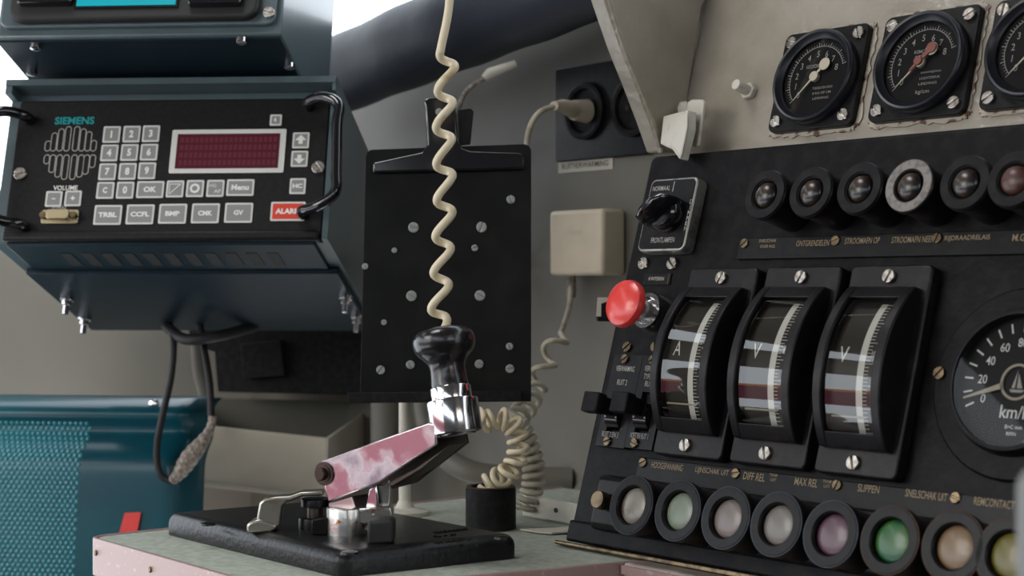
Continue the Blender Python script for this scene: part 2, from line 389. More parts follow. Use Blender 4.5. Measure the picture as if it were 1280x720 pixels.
# raised rail of the lower lamps
r0 = uv(PAN, 742, 590, .012); r1 = uv(PAN, 742, 668, .012)
bm = B(); prism(bm, rrect(r0[0]+.004, ur, r1[1]+.004, r0[1], .006), 0, .012); obj('lamp_rail', bm, 'black', con, bev=.005, seg=4)
bm = B(); prism(bm, [(ul+.001, vb_), (ur, vb_), (ur, vb_+.016), (ul+.001, vb_+.016)], 0, .004); obj('lower_lip', bm, 'panel', con, bev=.003, seg=3)
# name strips
def strip(pA, pB, hgt, texts, screws, m='gold', h=.003):
    a = uv(PAN, *pA, h); v0 = a[1]
    bm = B(); prism(bm, [(a[0], v0-hgt), (ur, v0-hgt), (ur, v0), (a[0], v0)], 0, h)
    s = obj('name_strip', bm, 'black', con, bev=.0006)
    items = []
    for t, px, py, th, tw in texts:
        c = uv(PAN, px, py, h); items.append((t, c[0], c[1], th, tw, 0, 0))
    lettering(items, m, s, z=h+.0003)
    for px, py in screws:
        c = uv(PAN, px, py, h); screw(s, c[0], c[1], h, .0036, .0014, m='brass')
    return v0
strip((925,298), None, .0155, [('SNELSCHAK',960,301,.0022,.016),('OVER NUL',960,308,.0022,.014),('ONTGRENDELEN',1016,304,.0042,.0285),('STROOMAFN OP',1078,301,.0042,.0285),('STROOMAFN NEER',1141,299.5,.0042,.0325),('RIJDRAADRELAIS',1209,298,.0042,.033),('M.G.',1275,297,.0045,.010)], ((931,304.5),(1045,301),(1172,298)))
strip((799,571), None, .0165, [('HOOGSPANNING',834,583,.0045,.031),('LIJNSCHAK UIT',890,590,.005,.031),('DIFF REL',943,596,.005,.019),('TRAM',967,594,.002,.007),('UIT',967,600,.002,.005),('MAX REL',1008,603,.005,.019),('TRAM',1034,602,.002,.007),('UIT',1034,608,.002,.005),('SLIPPEN',1086,611,.0048,.0165),('SNELSCHAK UIT',1158,619,.0048,.030),('REMCONTACT',1243,629,.0048,.027)], ((804,578.5),(920,592),(1047,606.5),(1195,622.5)))
# left sub panel: thin vertical plate edge, screws, small plaque
for px, py in ((806,330),(842,330)):
    c = uv(PAN, px, py); screw(con, c[0], c[1], 0, .0048, .003)
for px, py, z_ in ((785,434,0),(820,434,0),(1175,467,.0036)):
    c = uv(PAN, px, py, z_); screw(con, c[0], c[1], z_, .0042, .002, m='brass')
c = uv(PAN, 822, 349)
bm = B(); prism(bm, rrect(-.0145,.0145,-.0045,.0045,.0005), 0, .0012); kp = obj('name_plate', bm, 'black', con, bev=.0003); kp.location = (c[0], c[1], 0)
lettering([('KWITEREN', 0, 0, .0028, .016)], 'dimw', kp, z=.0014)
bm = B(); bx(bm, .0125, .0133, -.004, .004, .0012, .0015); obj('mark', bm, 'brass', kp)

# ---------------------------------------------------------------- edgewise meters
def meter(label, tpx, bpx, TLp, TRp, letter, num, orange=0):
    H0 = .010
    a = uv(PAN, *tpx, H0); b = uv(PAN, *bpx, H0); cx, cy = (a+b)/2; hh = (a[1]-b[1])/2
    w = (uv(PAN, *TRp, H0)[0]-uv(PAN, *TLp, H0)[0])/2
    t = thing('panel_meter', label, 'meter', at(PAN, cx, cy), 'curved edgewise meters on the console')
    bm = B(); prism(bm, rrect(-w, w, -hh-.008, hh+.008, .004), 0, H0); obj('mounting_plate', bm, 'meter', t, bev=.0015, seg=3)
    screw(t, a[0]-cx, hh, H0, .0048, .0028, 1.2); screw(t, b[0]-cx, -hh, H0, .0048, .0028, 1.9)
    # curved case
    ch = hh-.008; sag = .020; cwid = w-.0055
    Rr = (ch*ch+sag*sag)/(2*sag); zc = H0+.004+sag-Rr
    def arc(rad, y): return zc+math.sqrt(max(0, rad*rad-y*y))
    N = 28; wall = .0072
    def band(bm, xa, xb, ra, rbm):           # solid between base plane and arc surface
        ys = [-ch+2*ch*i/N for i in range(N+1)]
        prof = [(y, arc(Rr+ra, y)) for y in ys]
        poly = [(-ch, H0-.001)] + prof + [(ch, H0-.001)]
        A = [bm.verts.new((xa, p[0], p[1])) for p in poly]; Bv = [bm.verts.new((xb, p[0], p[1])) for p in poly]
        k = len(poly)
        for i in range(k): bm.faces.new((A[i], A[(i+1)%k], Bv[(i+1)%k], Bv[i]))
        bm.faces.new(A[::-1]); bm.faces.new(Bv)
    for xa_, xb_ in ((-cwid, -cwid+wall), (cwid-wall, cwid)):
        bm = B(); band(bm, xa_, xb_, .0015, 0); obj('case_cheek', bm, 'meter', t, bev=.0012, seg=3)
    # top and bottom bars
    e = .009
    for s in (1, -1):
        bm = B()
        y1, y2 = s*ch, s*(ch-e)
        pr = [(y1, H0-.001), (y1, arc(Rr, y1)+.0015), ((y1+y2)/2, arc(Rr,(y1+y2)/2)+.0012), (y2, arc(Rr, y2)+.001), (y2, H0-.001)]
        A = [bm.verts.new((-cwid+wall*.5, p[0], p[1])) for p in pr]; Bv = [bm.verts.new((cwid-wall*.5, p[0], p[1])) for p in pr]
        k = len(pr)
        for i in range(k): bm.faces.new((A[i], A[(i+1)%k], Bv[(i+1)%k], Bv[i]))
        bm.faces.new(A[::-1]); bm.faces.new(Bv)
        obj('case_bar', bm, 'meter', t, bev=.0008)
    iw = cwid-wall; yi = ch-e*.8
    def sheet(bm, off, xa, xb, ya, yb, n=30):
        for i in range(n):
            y0_, y1_ = ya+(yb-ya)*i/n, ya+(yb-ya)*(i+1)/n
            v = [bm.verts.new(p) for p in ((xa,y0_,arc(Rr+off,y0_)),(xb,y0_,arc(Rr+off,y0_)),(xb,y1_,arc(Rr+off,y1_)),(xa,y1_,arc(Rr+off,y1_)))]
            bm.faces.new(v)
        bmesh.ops.remove_doubles(bm, verts=bm.verts, dist=1e-6)
    bm = B(); sheet(bm, -.007, -iw-.001, iw+.001, -yi, yi); d = obj('dial', bm, 'mdial', t)
    bm = B(); sheet(bm, -.0066, iw*.12, iw*.38, -yi*.97, yi*.9); obj('scale_band', bm, 'white', d)
    bm = B()
    for i in range(37):
        y = -yi*.92 + i*yi*1.8/36; L = iw*(.34 if i % 6 == 0 else .18)
        v = [bm.verts.new(p) for p in ((iw*.38,y-.00018,arc(Rr-.0065,y)),(iw*.38+L,y-.00018,arc(Rr-.0065,y)),(iw*.38+L,y+.00018,arc(Rr-.0065,y)),(iw*.38,y+.00018,arc(Rr-.0065,y)))]
        bm.faces.new(v)
    obj('graduation', bm, 'white', d)
    bm = B(); textbm(bm, [(letter, -iw*.55, yi*.1, .0105, .007), (num, iw*.72, yi*.12, .0042, .005)])
    for v in bm.verts: v.co.z = arc(Rr-.0064, v.co.y)
    obj('lettering', bm, 'white', d, smooth=0)
    yn = -yi*.74
    bm = B(); bx(bm, -iw*.85, iw*.55, yn-.0006, yn+.0006, arc(Rr-.0055,yn), arc(Rr-.0048,yn)); obj('needle', bm, 'needle', t)
    bm = B(); sheet(bm, -.0012, -iw-.0008, iw+.0008, -yi-.001, yi+.001); obj('glass', bm, 'pane', t)
meter('curved black ammeter marked A, leftmost of the three edgewise meters', (903,348), (858,557), (868,340), (953,342), 'A', '40')
meter('curved black voltmeter marked V, middle of the three edgewise meters', (1003,347), (958,567), (963,340), (1057,342), 'V', '80')
meter('curved black voltmeter marked V, rightmost edgewise meter, nearest the speedometer', (1113,346), (1068,579), (1068,338), (1170,340), 'V', '100')

# ---------------------------------------------------------------- upper push buttons
def pushbutton(label, px, py, ringm, lensm):
    h = .034; c = uv(PAN, px, py, h)
    t = thing('push_button', label, 'push button', at(PAN, c[0], c[1]), 'push buttons along the top of the console')
    ro = .0178; ri = .0100
    bm = B(); lathe(bm, [(0,0),(ro-.0015,0),(ro-.0015,h-.005),(ro,h-.004),(ro,h-.0012),(ro-.001,h),(ri+.0008,h),(ri,h-.0008),(ri,h-.006),(0,h-.006)]); obj('collar', bm, 'black', t)
    bm = B(); ring(bm, (0,0,0), ro-.0006, ri+.0012, h-.0002, h+.0007, .0003); obj('face_ring', bm, ringm, t)
    rl = ri-.0008
    bm = B(); lathe(bm, [(rl,h-.006)]+[(rl*math.cos(k*PI/16), h-.002+.0055*math.sin(k*PI/16)) for k in range(9)]); obj('lens', bm, lensm, t)
bn = [(956,243,'blackm','lens','black ring push button at the left end of the upper row'),
 (1013,240,'blackm','lens','black push button, second from left in the upper row, above ONTGRENDELEN'),
 (1074,235,'blackm','lens','black push button, third from left in the upper row, above STROOMAFN OP'),
 (1136,232,'greyring','lens','push button with worn bare grey ring in the upper row'),
 (1206,228,'blackm','lens','black push button directly right of the one with the grey ring'),
 (1267,224,'blackm',None,'push button with dull reddish brown lens at the right photo edge')]
for px, py, rm, lm, lb in bn: pushbutton(lb, px, py, rm, lm or 'rlens')

# ---------------------------------------------------------------- lower indicator lamps
def lamp(label, px, py, lm, rusty=False):
    h = .040; c = uv(PAN, px, py, h)
    t = thing('indicator_lamp', label, 'indicator lamp', at(PAN, c[0], c[1]), 'indicator lamps along the bottom of the console')
    ro = .0205; ri = .0130
    bm = B(); lathe(bm, [(0,.010),(ro-.002,.010),(ro-.002,h-.008),(ro,h-.0065),(ro,h-.001),(ro-.001,h),(ri+.001,h),(ri,h-.001),(ri,h-.0065),(0,h-.0065)]); obj('bezel', bm, 'black', t)
    bm = B(); ring(bm, (0,0,0), ro+.0002, ro-.0009, h-.0025, h-.0004, .0003); obj('rim_wear', bm, 'bronze' if rusty else 'steelrim', t)
    rl = ri-.0004
    bm = B(); lathe(bm, [(rl,h-.0065)]+[(rl*math.cos(k*PI/16), h-.0045+.0024*math.sin(k*PI/16)) for k in range(9)]); obj('lens', bm, lm, t)
def lens(name, c1, c2=None, sc=60): return mat(name, c1, .35, 0, c2, sc, coat=.25, thr=(.45,.55))
L = [(788,631,lens('cream brown lens',(0.216,0.198,0.162),(.10,.07,.055),45),'indicator lamp with half cream half brown lens, beside the knurled knob',False),
 (846,638,lens('pale green lens',(0.168,0.204,0.144)),'indicator lamp with pale grey-green lens',False),
 (906,647,lens('pinkish grey lens',(0.180,0.147,0.132)),'indicator lamp with pinkish grey lens right of the pale green one',False),
 (969,655,lens('warm grey lens',(0.162,0.144,0.126)),'indicator lamp with warm grey lens left of the purple one',False),
 (1037,667,lens('purple lens',(0.105,0.052,0.070)),'indicator lamp with dull purple lens',False),
 (1111,675,lens('green lens',(0.003,0.091,0.032),(0.035,0.119,0.014),25),'indicator lamp with deep green lens and rusty rim',True),
 (1190,683,lens('tan lens',(0.192,0.120,0.060)),'indicator lamp with tan orange lens and rusty rim',True),
 (1259,693,lens('olive yellow lens',(.13,.11,.015)),'indicator lamp with olive yellow lens at the right photo edge',True)]
for px, py, m, lb, ru in L: lamp(lb, px, py, m, ru)

# knurled knob
c = uv(PAN, 746, 624, .022)
t = thing('knurled_knob', 'small round brass knurled knob at the console lower left', 'knob', at(PAN, c[0], c[1]))
bm = B(); ps = []
for i in range(72): a_ = 2*PI*i/72; r = .0062+(.00035 if i % 2 else 0); ps.append((r*math.cos(a_), r*math.sin(a_)))
prism(bm, ps, .014, .022); obj('grip', bm, 'brass', t, bev=.0004)
obj('shaft', cyl(B(), (0,0,.0), .0032, .0145), 'brass', t)

# ---------------------------------------------------------------- rotary switch
c = uv(PAN, 835.5, 268.5, .010); 
wx = (uv(PAN, 873, 223, .010)[0]-uv(PAN, 815, 226, .010)[0])/2; hy = (uv(PAN, 844, 223, .010)[1]-uv(PAN, 825, 314, .010)[1])/2
t = thing('rotary_switch', 'rotary switch with silver-edged square plate lettered FRONTLAMPEN', 'switch', at(PAN, c[0], c[1]))
print('rotary', wx, hy)
bm = B(); prism(bm, rrect(-wx, wx, -hy, hy, .005), 0, .0112); obj('plate_frame', bm, 'steelf', t, bev=.001)
ix, iy = wx-.0016, hy-.0016
bm = B(); prism(bm, rrect(-ix, ix, -iy, iy, .004), .011, .0118); fp = obj('face_plate', bm, 'black', t, bev=.0002)
items = []
for s_, px, py, h_, w_, rot in (('NORMAAL',827,235.5,.0038,.0185,0),('FRONTLAMPEN',828.5,300,.0042,.0245,0)):
    q_ = uv(PAN, px, py, .012); items.append((s_, q_[0]-c[0], q_[1]-c[1], h_, w_, rot))
for i, ch in enumerate('DIMMEN'):
    q_ = uv(PAN, 864.3-i*1.45, 252+i*6.7, .012); items.append((ch, q_[0]-c[0], q_[1]-c[1], .0034, .0028 if ch != 'I' else .0006, 0))
lettering(items, 'dimw', fp, z=.0121)
bm = B()
q_ = uv(PAN, 842, 233, .012); bx(bm, q_[0]-c[0]-.0003, q_[0]-c[0]+.0003, q_[1]-c[1]-.004, q_[1]-c[1]+.004, .0118, .0121)
obj('index_mark', bm, 'dimw', fp)
k_ = uv(PAN, 825, 263, .024); kx, ky = k_[0]-c[0], k_[1]-c[1]
bm = B(); lathe(bm, [(.0140,.0118),(.0140,.018),(.0134,.021),(.0115,.0235),(0,.0245)], (kx-.0005,ky,0)); kb = obj('knob', bm, 'gloss', t)
bm = B(); a_ = R_(38); ca, sa = math.cos(a_), math.sin(a_)
T = lambda p: (kx-.0010+p[0]*ca-p[1]*sa, ky+p[0]*sa+p[1]*ca, p[2])
lathe(bm, [(1,.014),(1.02,.022),(.97,.030),(.82,.0355),(.5,.0385),(0,.0392)], (0,0,0), 40, lambda p: T((p[0]*.0168, p[1]*.0060, p[2]))); obj('pointer_grip', bm, 'gloss', kb)

# ---------------------------------------------------------------- red mushroom button
c = uv(PAN, 808, 388, .008)
t = thing('mushroom_button', 'red mushroom push button with steel collar at the console left edge', 'push button', at(PAN, c[0], c[1]))
cl = B(); lathe(cl, [(0,0),(.0150,0),(.0150,.004),(.0135,.0085),(.0105,.0085),(.0092,.005),(0,.005)]); obj('collar', cl, 'chrome', t)
st = B(); lathe(st, [(0,.003),(.0066,.003),(.0066,.012),(.005,.0135),(.005,.034),(0,.034)]); obj('stem', st, 'steelf', t)
m_ = uv(PAN, 778, 378, .040); 
bm = B(); lathe(bm, [(0,-.004),(.0150,-.004),(.0178,-.0015),(.0180,.001),(.0168,.004),(.013,.0062),(.007,.0074),(0,.0078)], (m_[0]-c[0], m_[1]-c[1], .036)); obj('mushroom_head', bm, 'red', t)

# ---------------------------------------------------------------- heater switches with paddles
def hswitch(label, quad, tops, bots, slots, s1, s2, paddle, psz):
    h = .006; P = [uv(PAN, *p, h) for p in quad]
    x0_, x1_, y0_, y1_ = min(p[0] for p in (P[0],P[3])), max(p[0] for p in (P[1],P[2])), (P[2][1]+P[3][1])/2, (P[0][1]+P[1][1])/2
    cx, cy = (x0_+x1_)/2, (y0_+y1_)/2
    t = thing('heater_switch', label, 'switch', at(PAN, cx, cy), 'heater switches on the console left edge')
    wx, hy = (x1_-x0_)/2-.0004, (y1_-y0_)/2
    bm = B()
    # plate with a slot: four bars
    q0 = uv(PAN, *slots[0], h); q1 = uv(PAN, *slots[1], h); sw = .0072; cyt = q0[1]-cy; cyb = q1[1]-cy
    bx(bm, -wx, wx, cyt, hy, 0, h); bx(bm, -wx, wx, -hy, cyb, 0, h); bx(bm, -wx, -sw, cyb, cyt, 0, h); bx(bm, sw, wx, cyb, cyt, 0, h)
    pl = obj('face_plate', bm, 'black', t)
    bm = B(); bx(bm, -sw, sw, cyb, cyt, .0, .0008); obj('slot_floor', bm, 'slot', t)
    items = []
    for s_, px, py, hh_, w_ in tops+bots:
        q = uv(PAN, px, py, h); items.append((s_, q[0]-cx, q[1]-cy, hh_, w_))
    lettering(items, 'dimw', pl, z=h+.0003)
    for p in (s1, s2):
        q = uv(PAN, *p, h); screw(t, q[0]-cx, q[1]-cy, h, .0036, .002, m='brass')
    # rocker drum in the slot and the protruding paddle
    ym = (cyt+cyb)/2
    bm = B(); 
    lathe(bm, [(0,-.0066),(.0105,-.0066),(.0105,.0066),(0,.0066)], (0,0,0), 32, lambda p: (p[2], ym-.003+p[0], .001+p[1])); obj('rocker', bm, 'gloss', t)
    q = uv(PAN, *paddle, .030); px_, py_ = q[0]-cx, q[1]-cy
    bm = B(); prism(bm, [(-.005,-.006+ym),(.005,-.006+ym),(.005,.006+ym),(-.005,.006+ym)], .006, .012)
    bx(bm, min(0,px_)-.002, max(0,px_)+.004, py_-.006, py_+.006, .010, .024)
    bx(bm, px_-psz*.5, px_+psz*.5, py_-psz*.46, py_+psz*.46, .022, .031)
    bmesh.ops.remove_doubles(bm, verts=bm.verts, dist=1e-6)
    obj('paddle', bm, 'blackm', t, bev=.0012)
hswitch('black heater switch lettered RUIT 2, nearest the console edge', ((768,443),(803,444),(780,560),(744,557)),
        [('VERWARMING',782,461,.0042,.0195),('RUIT 2',778,478,.0042,.0105)], [('RUIT 2 EN 3',763,543,.0042,.0175)],
        ((774,490),(766,540)), (782,449), (760,552), (738,502), .0165)
hswitch('black heater switch lettered TYPHOON, close beside the leftmost meter', ((804,444),(838,446),(815,562),(781,560)),
        [('VERWARMING',818,461,.0042,.0195),('TYPHOON',815,471,.0042,.0165),('RUIT 1',813,480,.0042,.0105)], [('VOET EN RUIT 1',799,545,.0042,.0185)],
        ((810,490),(802,541)), (817,450), (794,554), (774,502), .0165)
# small connector behind the console edge
p_ = pt(753, 386, (hit(757, 400, PAN.translation, n_)-CAM).dot(FW)+.03)
t = thing('edge_connector', 'small black connector with cream label behind the console left edge', 'connector', frame(p_, RT, UP))
bm = B(); bx(bm, -.004, .030, -.010, .006, -.02, 0); obj('body', bm, 'black', t, bev=.001)
bm = B(); prism(bm, [(-.005,-.006),(-.001,-.006),(-.001,.004),(.004,.006),(.004,.009),(-.004,.009)], 0, .0012); obj('tag', bm, 'pad', t)

# ---------------------------------------------------------------- speedometer
c = uv(PAN, 1268, 476, .008)
t = thing('speedometer', 'round black km/h speedometer on the console at the right edge', 'speedometer', at(PAN, c[0], c[1]) @ Matrix.Diagonal((.89, .89, .89, 1)))
bm = B(); lathe(bm, [(0,0),(.066,0),(.066,.0025),(.0645,.004),(.05,.004),(.049,.010),(.0475,.013),(.0455,.013),(.0448,.004),(0,.003)], (0,0,0), 96); obj('flange', bm, 'panel', t)
bm = B(); ring(bm, (0,0,0), .0456, .0446, .0125, .0134, .0004, 96); obj('bezel', bm, 'steelrim', t)
bm = B(); cyl(bm, (0,0,.003), .0446, .0012, 0, 96); d = obj('dial', bm, 'dial', t)
def ticks(bm, r0, r1, w, angs, z):
    for a_ in angs:
        c_, s_ = math.cos(R_(a_)), math.sin(R_(a_))
        v = [bm.verts.new((r*c_-o*s_, r*s_+o*c_, z)) for r, o in ((r0,-w),(r1,-w),(r1,w),(r0,w))]; bm.faces.new(v)
bm = B(); ticks(bm, .0345, .0412, .0006, [206-i*14.2 for i in range(17)], .0045); obj('graduation', bm, 'white', d)
items = []
for i, s_ in enumerate(('0','20','40','60','80','100','120')):
    a_ = R_(206-i*28.4); items.append((s_, .0272*math.cos(a_), .0272*math.sin(a_), .0060, .0036*len(s_)**.92))
items += [('km/h', .001, -.0200, .0088, .0215), ('B+C mm', .002, -.0300, .0026, .0125), ('BERN', .001, -.0345, .0022, .007)]
lettering(items, 'white', d, z=.0046)
bm = B(); ring(bm, (0,0,0), .0124, .0106, .0046, .0062, .0003); hb = obj('hub_ring', bm, 'needle', t)
bm = B(); prism(bm, [(-.001,.008),(-.004,-.004),(-.0015,-.004)], .0046, .005); prism(bm, [(.0,.006),(.0,-.004),(.004,-.004)], .0046, .005); prism(bm, [(-.0055,-.005),(.006,-.005),(.004,-.0068),(-.004,-.0068)], .0046, .005); obj('emblem', bm, 'dimw', d)
bm = B(); a_ = R_(199); c_, s_ = math.cos(a_), math.sin(a_)
prism(bm, [(c_*r-o*s_, s_*r+o*c_) for r, o in ((.0115,-.0019),(.040,-.0006),(.040,.0006),(.0115,.0019))], .007, .0076); obj('needle', bm, 'needle', t)
bm = B(); lathe(bm, [(.0446,.0122),(.03,.0124),(.015,.0125),(0,.0125)], (0,0,0), 64); obj('glass', bm, 'pane2', t)

# ---------------------------------------------------------------- pressure gauges on the wall
GF = PAN @ Matrix.Translation((0, 0, -.022))
def gauge(label, corners, ctr, screws, nums, title, small, needle, redn=False, unit=None, kind='pressure_gauge'):
    h = .006; P = [uv(GF, *p, h) for p in corners]; cx = sum(p[0] for p in P)/4; cy = sum(p[1] for p in P)/4
    c = uv(GF, *ctr, h); cx, cy = c
    hw = ((P[1]-P[0]).length + (P[2]-P[3]).length)/4; hh = ((P[0]-P[3]).length + (P[1]-P[2]).length)/4; s = (hw+hh)/2
    print('gauge', hw, hh)
    t = thing(kind, label, 'gauge', at(GF, cx, cy), 'round pressure gauges on the wall')
    bm = B(); prism(bm, rrect(-s, s, -s, s, .006), 0, h); obj('mounting_plate', bm, 'black', t, bev=.0008)
    bm = B(); pp = []
    for i in range(64):
        e_ = rrect(-s, s, -s, s, .006, 15)[i]; m_ = 1+(.0012+.0022*random.random())/s; pp.append((e_[0]*m_, e_[1]*m_))
    full = []
    for i in range(64):
        p1, p2 = Vector(pp[i]), Vector(pp[(i+1)%64]); L_ = (p2-p1).length; full.append(tuple(p1))
        if L_ > .01:
            for j in range(1, 16): q_ = p1.lerp(p2, j/16); full.append(tuple(q_*(1+random.uniform(-.001,.0016)/s)))
    prism(bm, full, 0, .0012); obj('paint_seam', bm, 'seam', t)
    k = s*.8
    for a_, b_ in ((-k,k),(k,k),(-k,-k),(k,-k)): screw(t, a_, b_, h, .0046, .0026)
    ro = s*.93; ri = s*.755
    bm = B(); lathe(bm, [(ro,h-.001),(ro,h+.006),(ro-.0005,h+.0075),(ro-.0016,h+.0084),(ro-.0030,h+.0080),(ri+.0015,h+.0048),(ri,h+.0040),(ri,h+.001),(0,h+.001),(0,h-.001)], (0,0,0), 80); obj('case_ring', bm, 'gloss2', t)
    bm = B(); cyl(bm, (0,0,h+.0005), ri, .0012, 0, 72); d = obj('dial', bm, 'dial', t)
    z = h+.002
    bm = B(); r1 = ri*.86
    A0_, A1_ = 222, 20; st = (A0_-A1_)/(len(nums)-1)
    ticks(bm, r1*.93, r1*1.08, .0003, [A0_-i*st for i in range(len(nums))], z)
    ticks(bm, r1*.95, r1*1.03, .0002, [A0_-i*st/5 for i in range((len(nums)-1)*5+1)], z)
    for i in range(60):
        a1, a2 = R_(A0_-(A0_-A1_)*i/60), R_(A0_-(A0_-A1_)*(i+1)/60)
        v = [bm.verts.new((r*math.cos(a), r*math.sin(a), z)) for r, a in ((r1*.945,a1),(r1*.965,a1),(r1*.965,a2),(r1*.945,a2))]; bm.faces.new(v)
    obj('graduation', bm, 'dimw', d)
    items = [(n_s, .73*r1*math.cos(R_(A0_-i*st)), .73*r1*math.sin(R_(A0_-i*st)), .0048, None) for i, n_s in enumerate(nums)]
    items += title + small
    lettering(items, 'dimw', d, z=z)
    a_ = R_(needle); c_, s_ = math.cos(a_), math.sin(a_); zz = h+.004
    pp = [(-.34*ri,-.0011),(-.1*ri,-.0009),(.78*ri,-.0002),(.78*ri,.0002),(-.1*ri,.0009),(-.34*ri,.0011)]
    bm = B(); prism(bm, [(p[0]*c_-p[1]*s_, p[0]*s_+p[1]*c_) for p in pp], zz, zz+.0006)
    cyl(bm, (-.40*ri*c_, -.40*ri*s_, zz), ri*.16, .0007, 0, 24); cyl(bm, (0,0,zz-.002), ri*.13, .0032, .0004, 24)
    nd = obj('needle', bm, 'needle', t)
    if redn:
        bm = B(); prism(bm, [(p[0]*c_-p[1]*s_, p[0]*s_+p[1]*c_) for p in ((-.45*ri,-.0022),(.3*ri,-.0007),(.3*ri,.0007),(-.45*ri,.0022))], zz+.0012, zz+.0018)
        cyl(bm, (-.42*ri*c_, -.42*ri*s_, zz+.0012), ri*.13, .0008, 0, 24); cyl(bm, (0,0,zz), ri*.11, .0030, .0004, 24); obj('second_needle', bm, 'redneedle', t)
    bm = B(); lathe(bm, [(ri+.0008,h+.0042),(0,h+.0044)], (0,0,0), 48); obj('glass', bm, 'pane2', t)
M['seam'] = mat('chipped paint edge', (.42, .37, .29), .5, 0, (.10, .05, .03), 90, (.52, .6))
M['gloss2'] = mat('semi gloss black', (.010,.011,.016), .34, 0, spec=.4)
n9 = list('012345678')
gauge('pressure gauge with single cream needle, leftmost of the wall gauges', ((983,41),(1084,28),(1062,162),(963,166)), (1022,98), None, list('01234567')+['8'],
      [('HOOFDRES', -.004, .009, .0030, .0135)], [('TOEGELATEN DRUK', .008, -.0085, .0018, .0185), ('8 KG OP CM', .008, -.0125, .0018, .0165), ('LEIDING', .008, -.0165, .0018, .0145)], 228)
gauge('pressure gauge with red and cream needles, right of the single needle gauge', ((1111,19),(1223,3),(1200,151),(1088,157)), (1154,80), None, n9,
      [('REMCILINDER', .003, .0085, .0026, .021), ('METER', -.001, .0045, .0026, .010)], [('AANWIJZING', .009, -.0075, .0018, .0165), ('LUCHTDRUK', .009, -.0115, .0018, .0165), ('LEIDING', .008, -.0155, .0018, .0145), ('kg/cm', .005, -.0215, .0036, .011)], 226, True)
gauge('pressure gauge cut off by the right photo edge', ((1252,-6),(1372,-24),(1348,138),(1230,144)), (1299,61), None, n9,
      [('HOOFDLEIDING', .003, .0085, .0026, .021)], [('kg/cm', .005, -.0215, .0036, .011)], 226)
# bolt on the wall
c = uv(GF, 930, 111, .008)
t = thing('wall_bolt', 'cream painted bolt with hexagon nut standing out of the grey wall', 'bolt', at(GF, c[0], c[1]))
bm = B(); prism(bm, [(.0068*math.cos(R_(a)), .0068*math.sin(R_(a))) for a in range(10,370,60)], 0, .005); obj('nut', bm, 'cream', t, bev=.0006)
bm = B(); cyl(bm, (0,0,.004), .0042, .014, .0012); obj('bolt_end', bm, 'cream', t)
# latch at the gusset foot
LF = frame(hit(850, 160, GF.translation + n_*.012, n_), (1,-.35,0), (0,.2,1))
t = thing('wall_latch', 'cream painted two-leaf metal latch at the gusset foot above the console', 'latch', LF)
def trace(F, pts, h0, th, name, m, parent, bev=.001, inv=None, seg=2, label=None):
    P = [tuple(uv(F, *p, h0)) for p in pts]; bm = B(); prism(bm, P, h0-th, h0)
    o = obj(name, bm, m, parent, bev=bev, seg=seg, label=label); return o
trace(LF, [(879,127),(876,124),(864,124),(859,128),(856,150),(861,157),(859,180),(869,184),(872,181)], .004, .003, 'rear_leaf', 'cream', t)
trace(LF, [(857,126),(849,127),(846,135),(848,145),(857,140)], .003, .003, 'ear', 'cream', t)
trace(LF, [(859,137),(859,160),(849,199),(840,187),(825,180),(829,145)], .016, .008, 'front_leaf', 'cream', t)
trace(LF, [(858,140),(858,158),(850,196),(839,182),(845,148)], .0175, .002, 'striker', 'cream', t)

# ================================================================== WALL FITTINGS (back wall)
a = uv(WAL, 699, 86, .004); b = uv(WAL, 814, 192, .004)
t = thing('double_socket', 'black double wall socket plate, one socket holding a cream plug', 'socket', at(WAL, (a[0]+b[0])/2, (a[1]+b[1])/2))
wx, hy = (b[0]-a[0])/2, (a[1]-b[1])/2; cx, cy = (a[0]+b[0])/2, (a[1]+b[1])/2
bm = B(); prism(bm, rrect(-wx-.004, wx, -hy, hy, .003), 0, .006); obj('plate', bm, 'black', t, bev=.001)
for px, py in ((733,139),(793,134)):
    q = uv(WAL, px, py, .006); rr = .0275
    bm = B(); lathe(bm, [(rr,.005),(rr,.011),(rr-.003,.012),(rr-.006,.011),(rr-.007,.0065),(0,.0062)], (q[0]-cx, q[1]-cy, 0), 56); so = obj('socket_ring', bm, 'blackm', t)
    bm = B()
    for dx in (-.0095, .0095): cyl(bm, (q[0]-cx+dx, q[1]-cy, .006), .0026, .0006, 0, 16)
    obj('contact_holes', bm, 'slot', so)
q = uv(WAL, 733, 139, .010); qx, qy = q[0], q[1]
pw = WAL @ Vector((qx, qy, .010)); pe = pt(690, 132, 1.40)
t = thing('power_plug', 'cream plug with cord in the left wall socket', 'plug', Matrix.Translation(pw))
bm = B(); tube(bm, [WAL.to_3x3() @ Vector((0,0,z)) for z in (0,.004,.010,.016)] , .011, 20, rf=lambda u: .0115-.002*u)
obj('plug_body', bm, 'box', t)
v = WAL.to_3x3() @ Vector((0,0,.016))
bm = B(); P = spline([v, v + (pe-pw)*.3+Vector((0,0,.002)), (pe-pw)*.95], 10); tube(bm, P, .006, 14, rf=lambda u: .0085-.0045*u); obj('plug_neck', bm, 'box', t)
bm = B(); P = spline([(pe-pw)*.93, pt(675,140,1.40)-pw, pt(663,158,1.40)-pw, pt(658,185,1.40)-pw, pt(656,240,1.42)-pw, hit(655,330,WAL.translation,WAL.col[2].to_3d())-pw], 10); tube(bm, P, .0026, 10); obj('cord', bm, 'cord2', t)
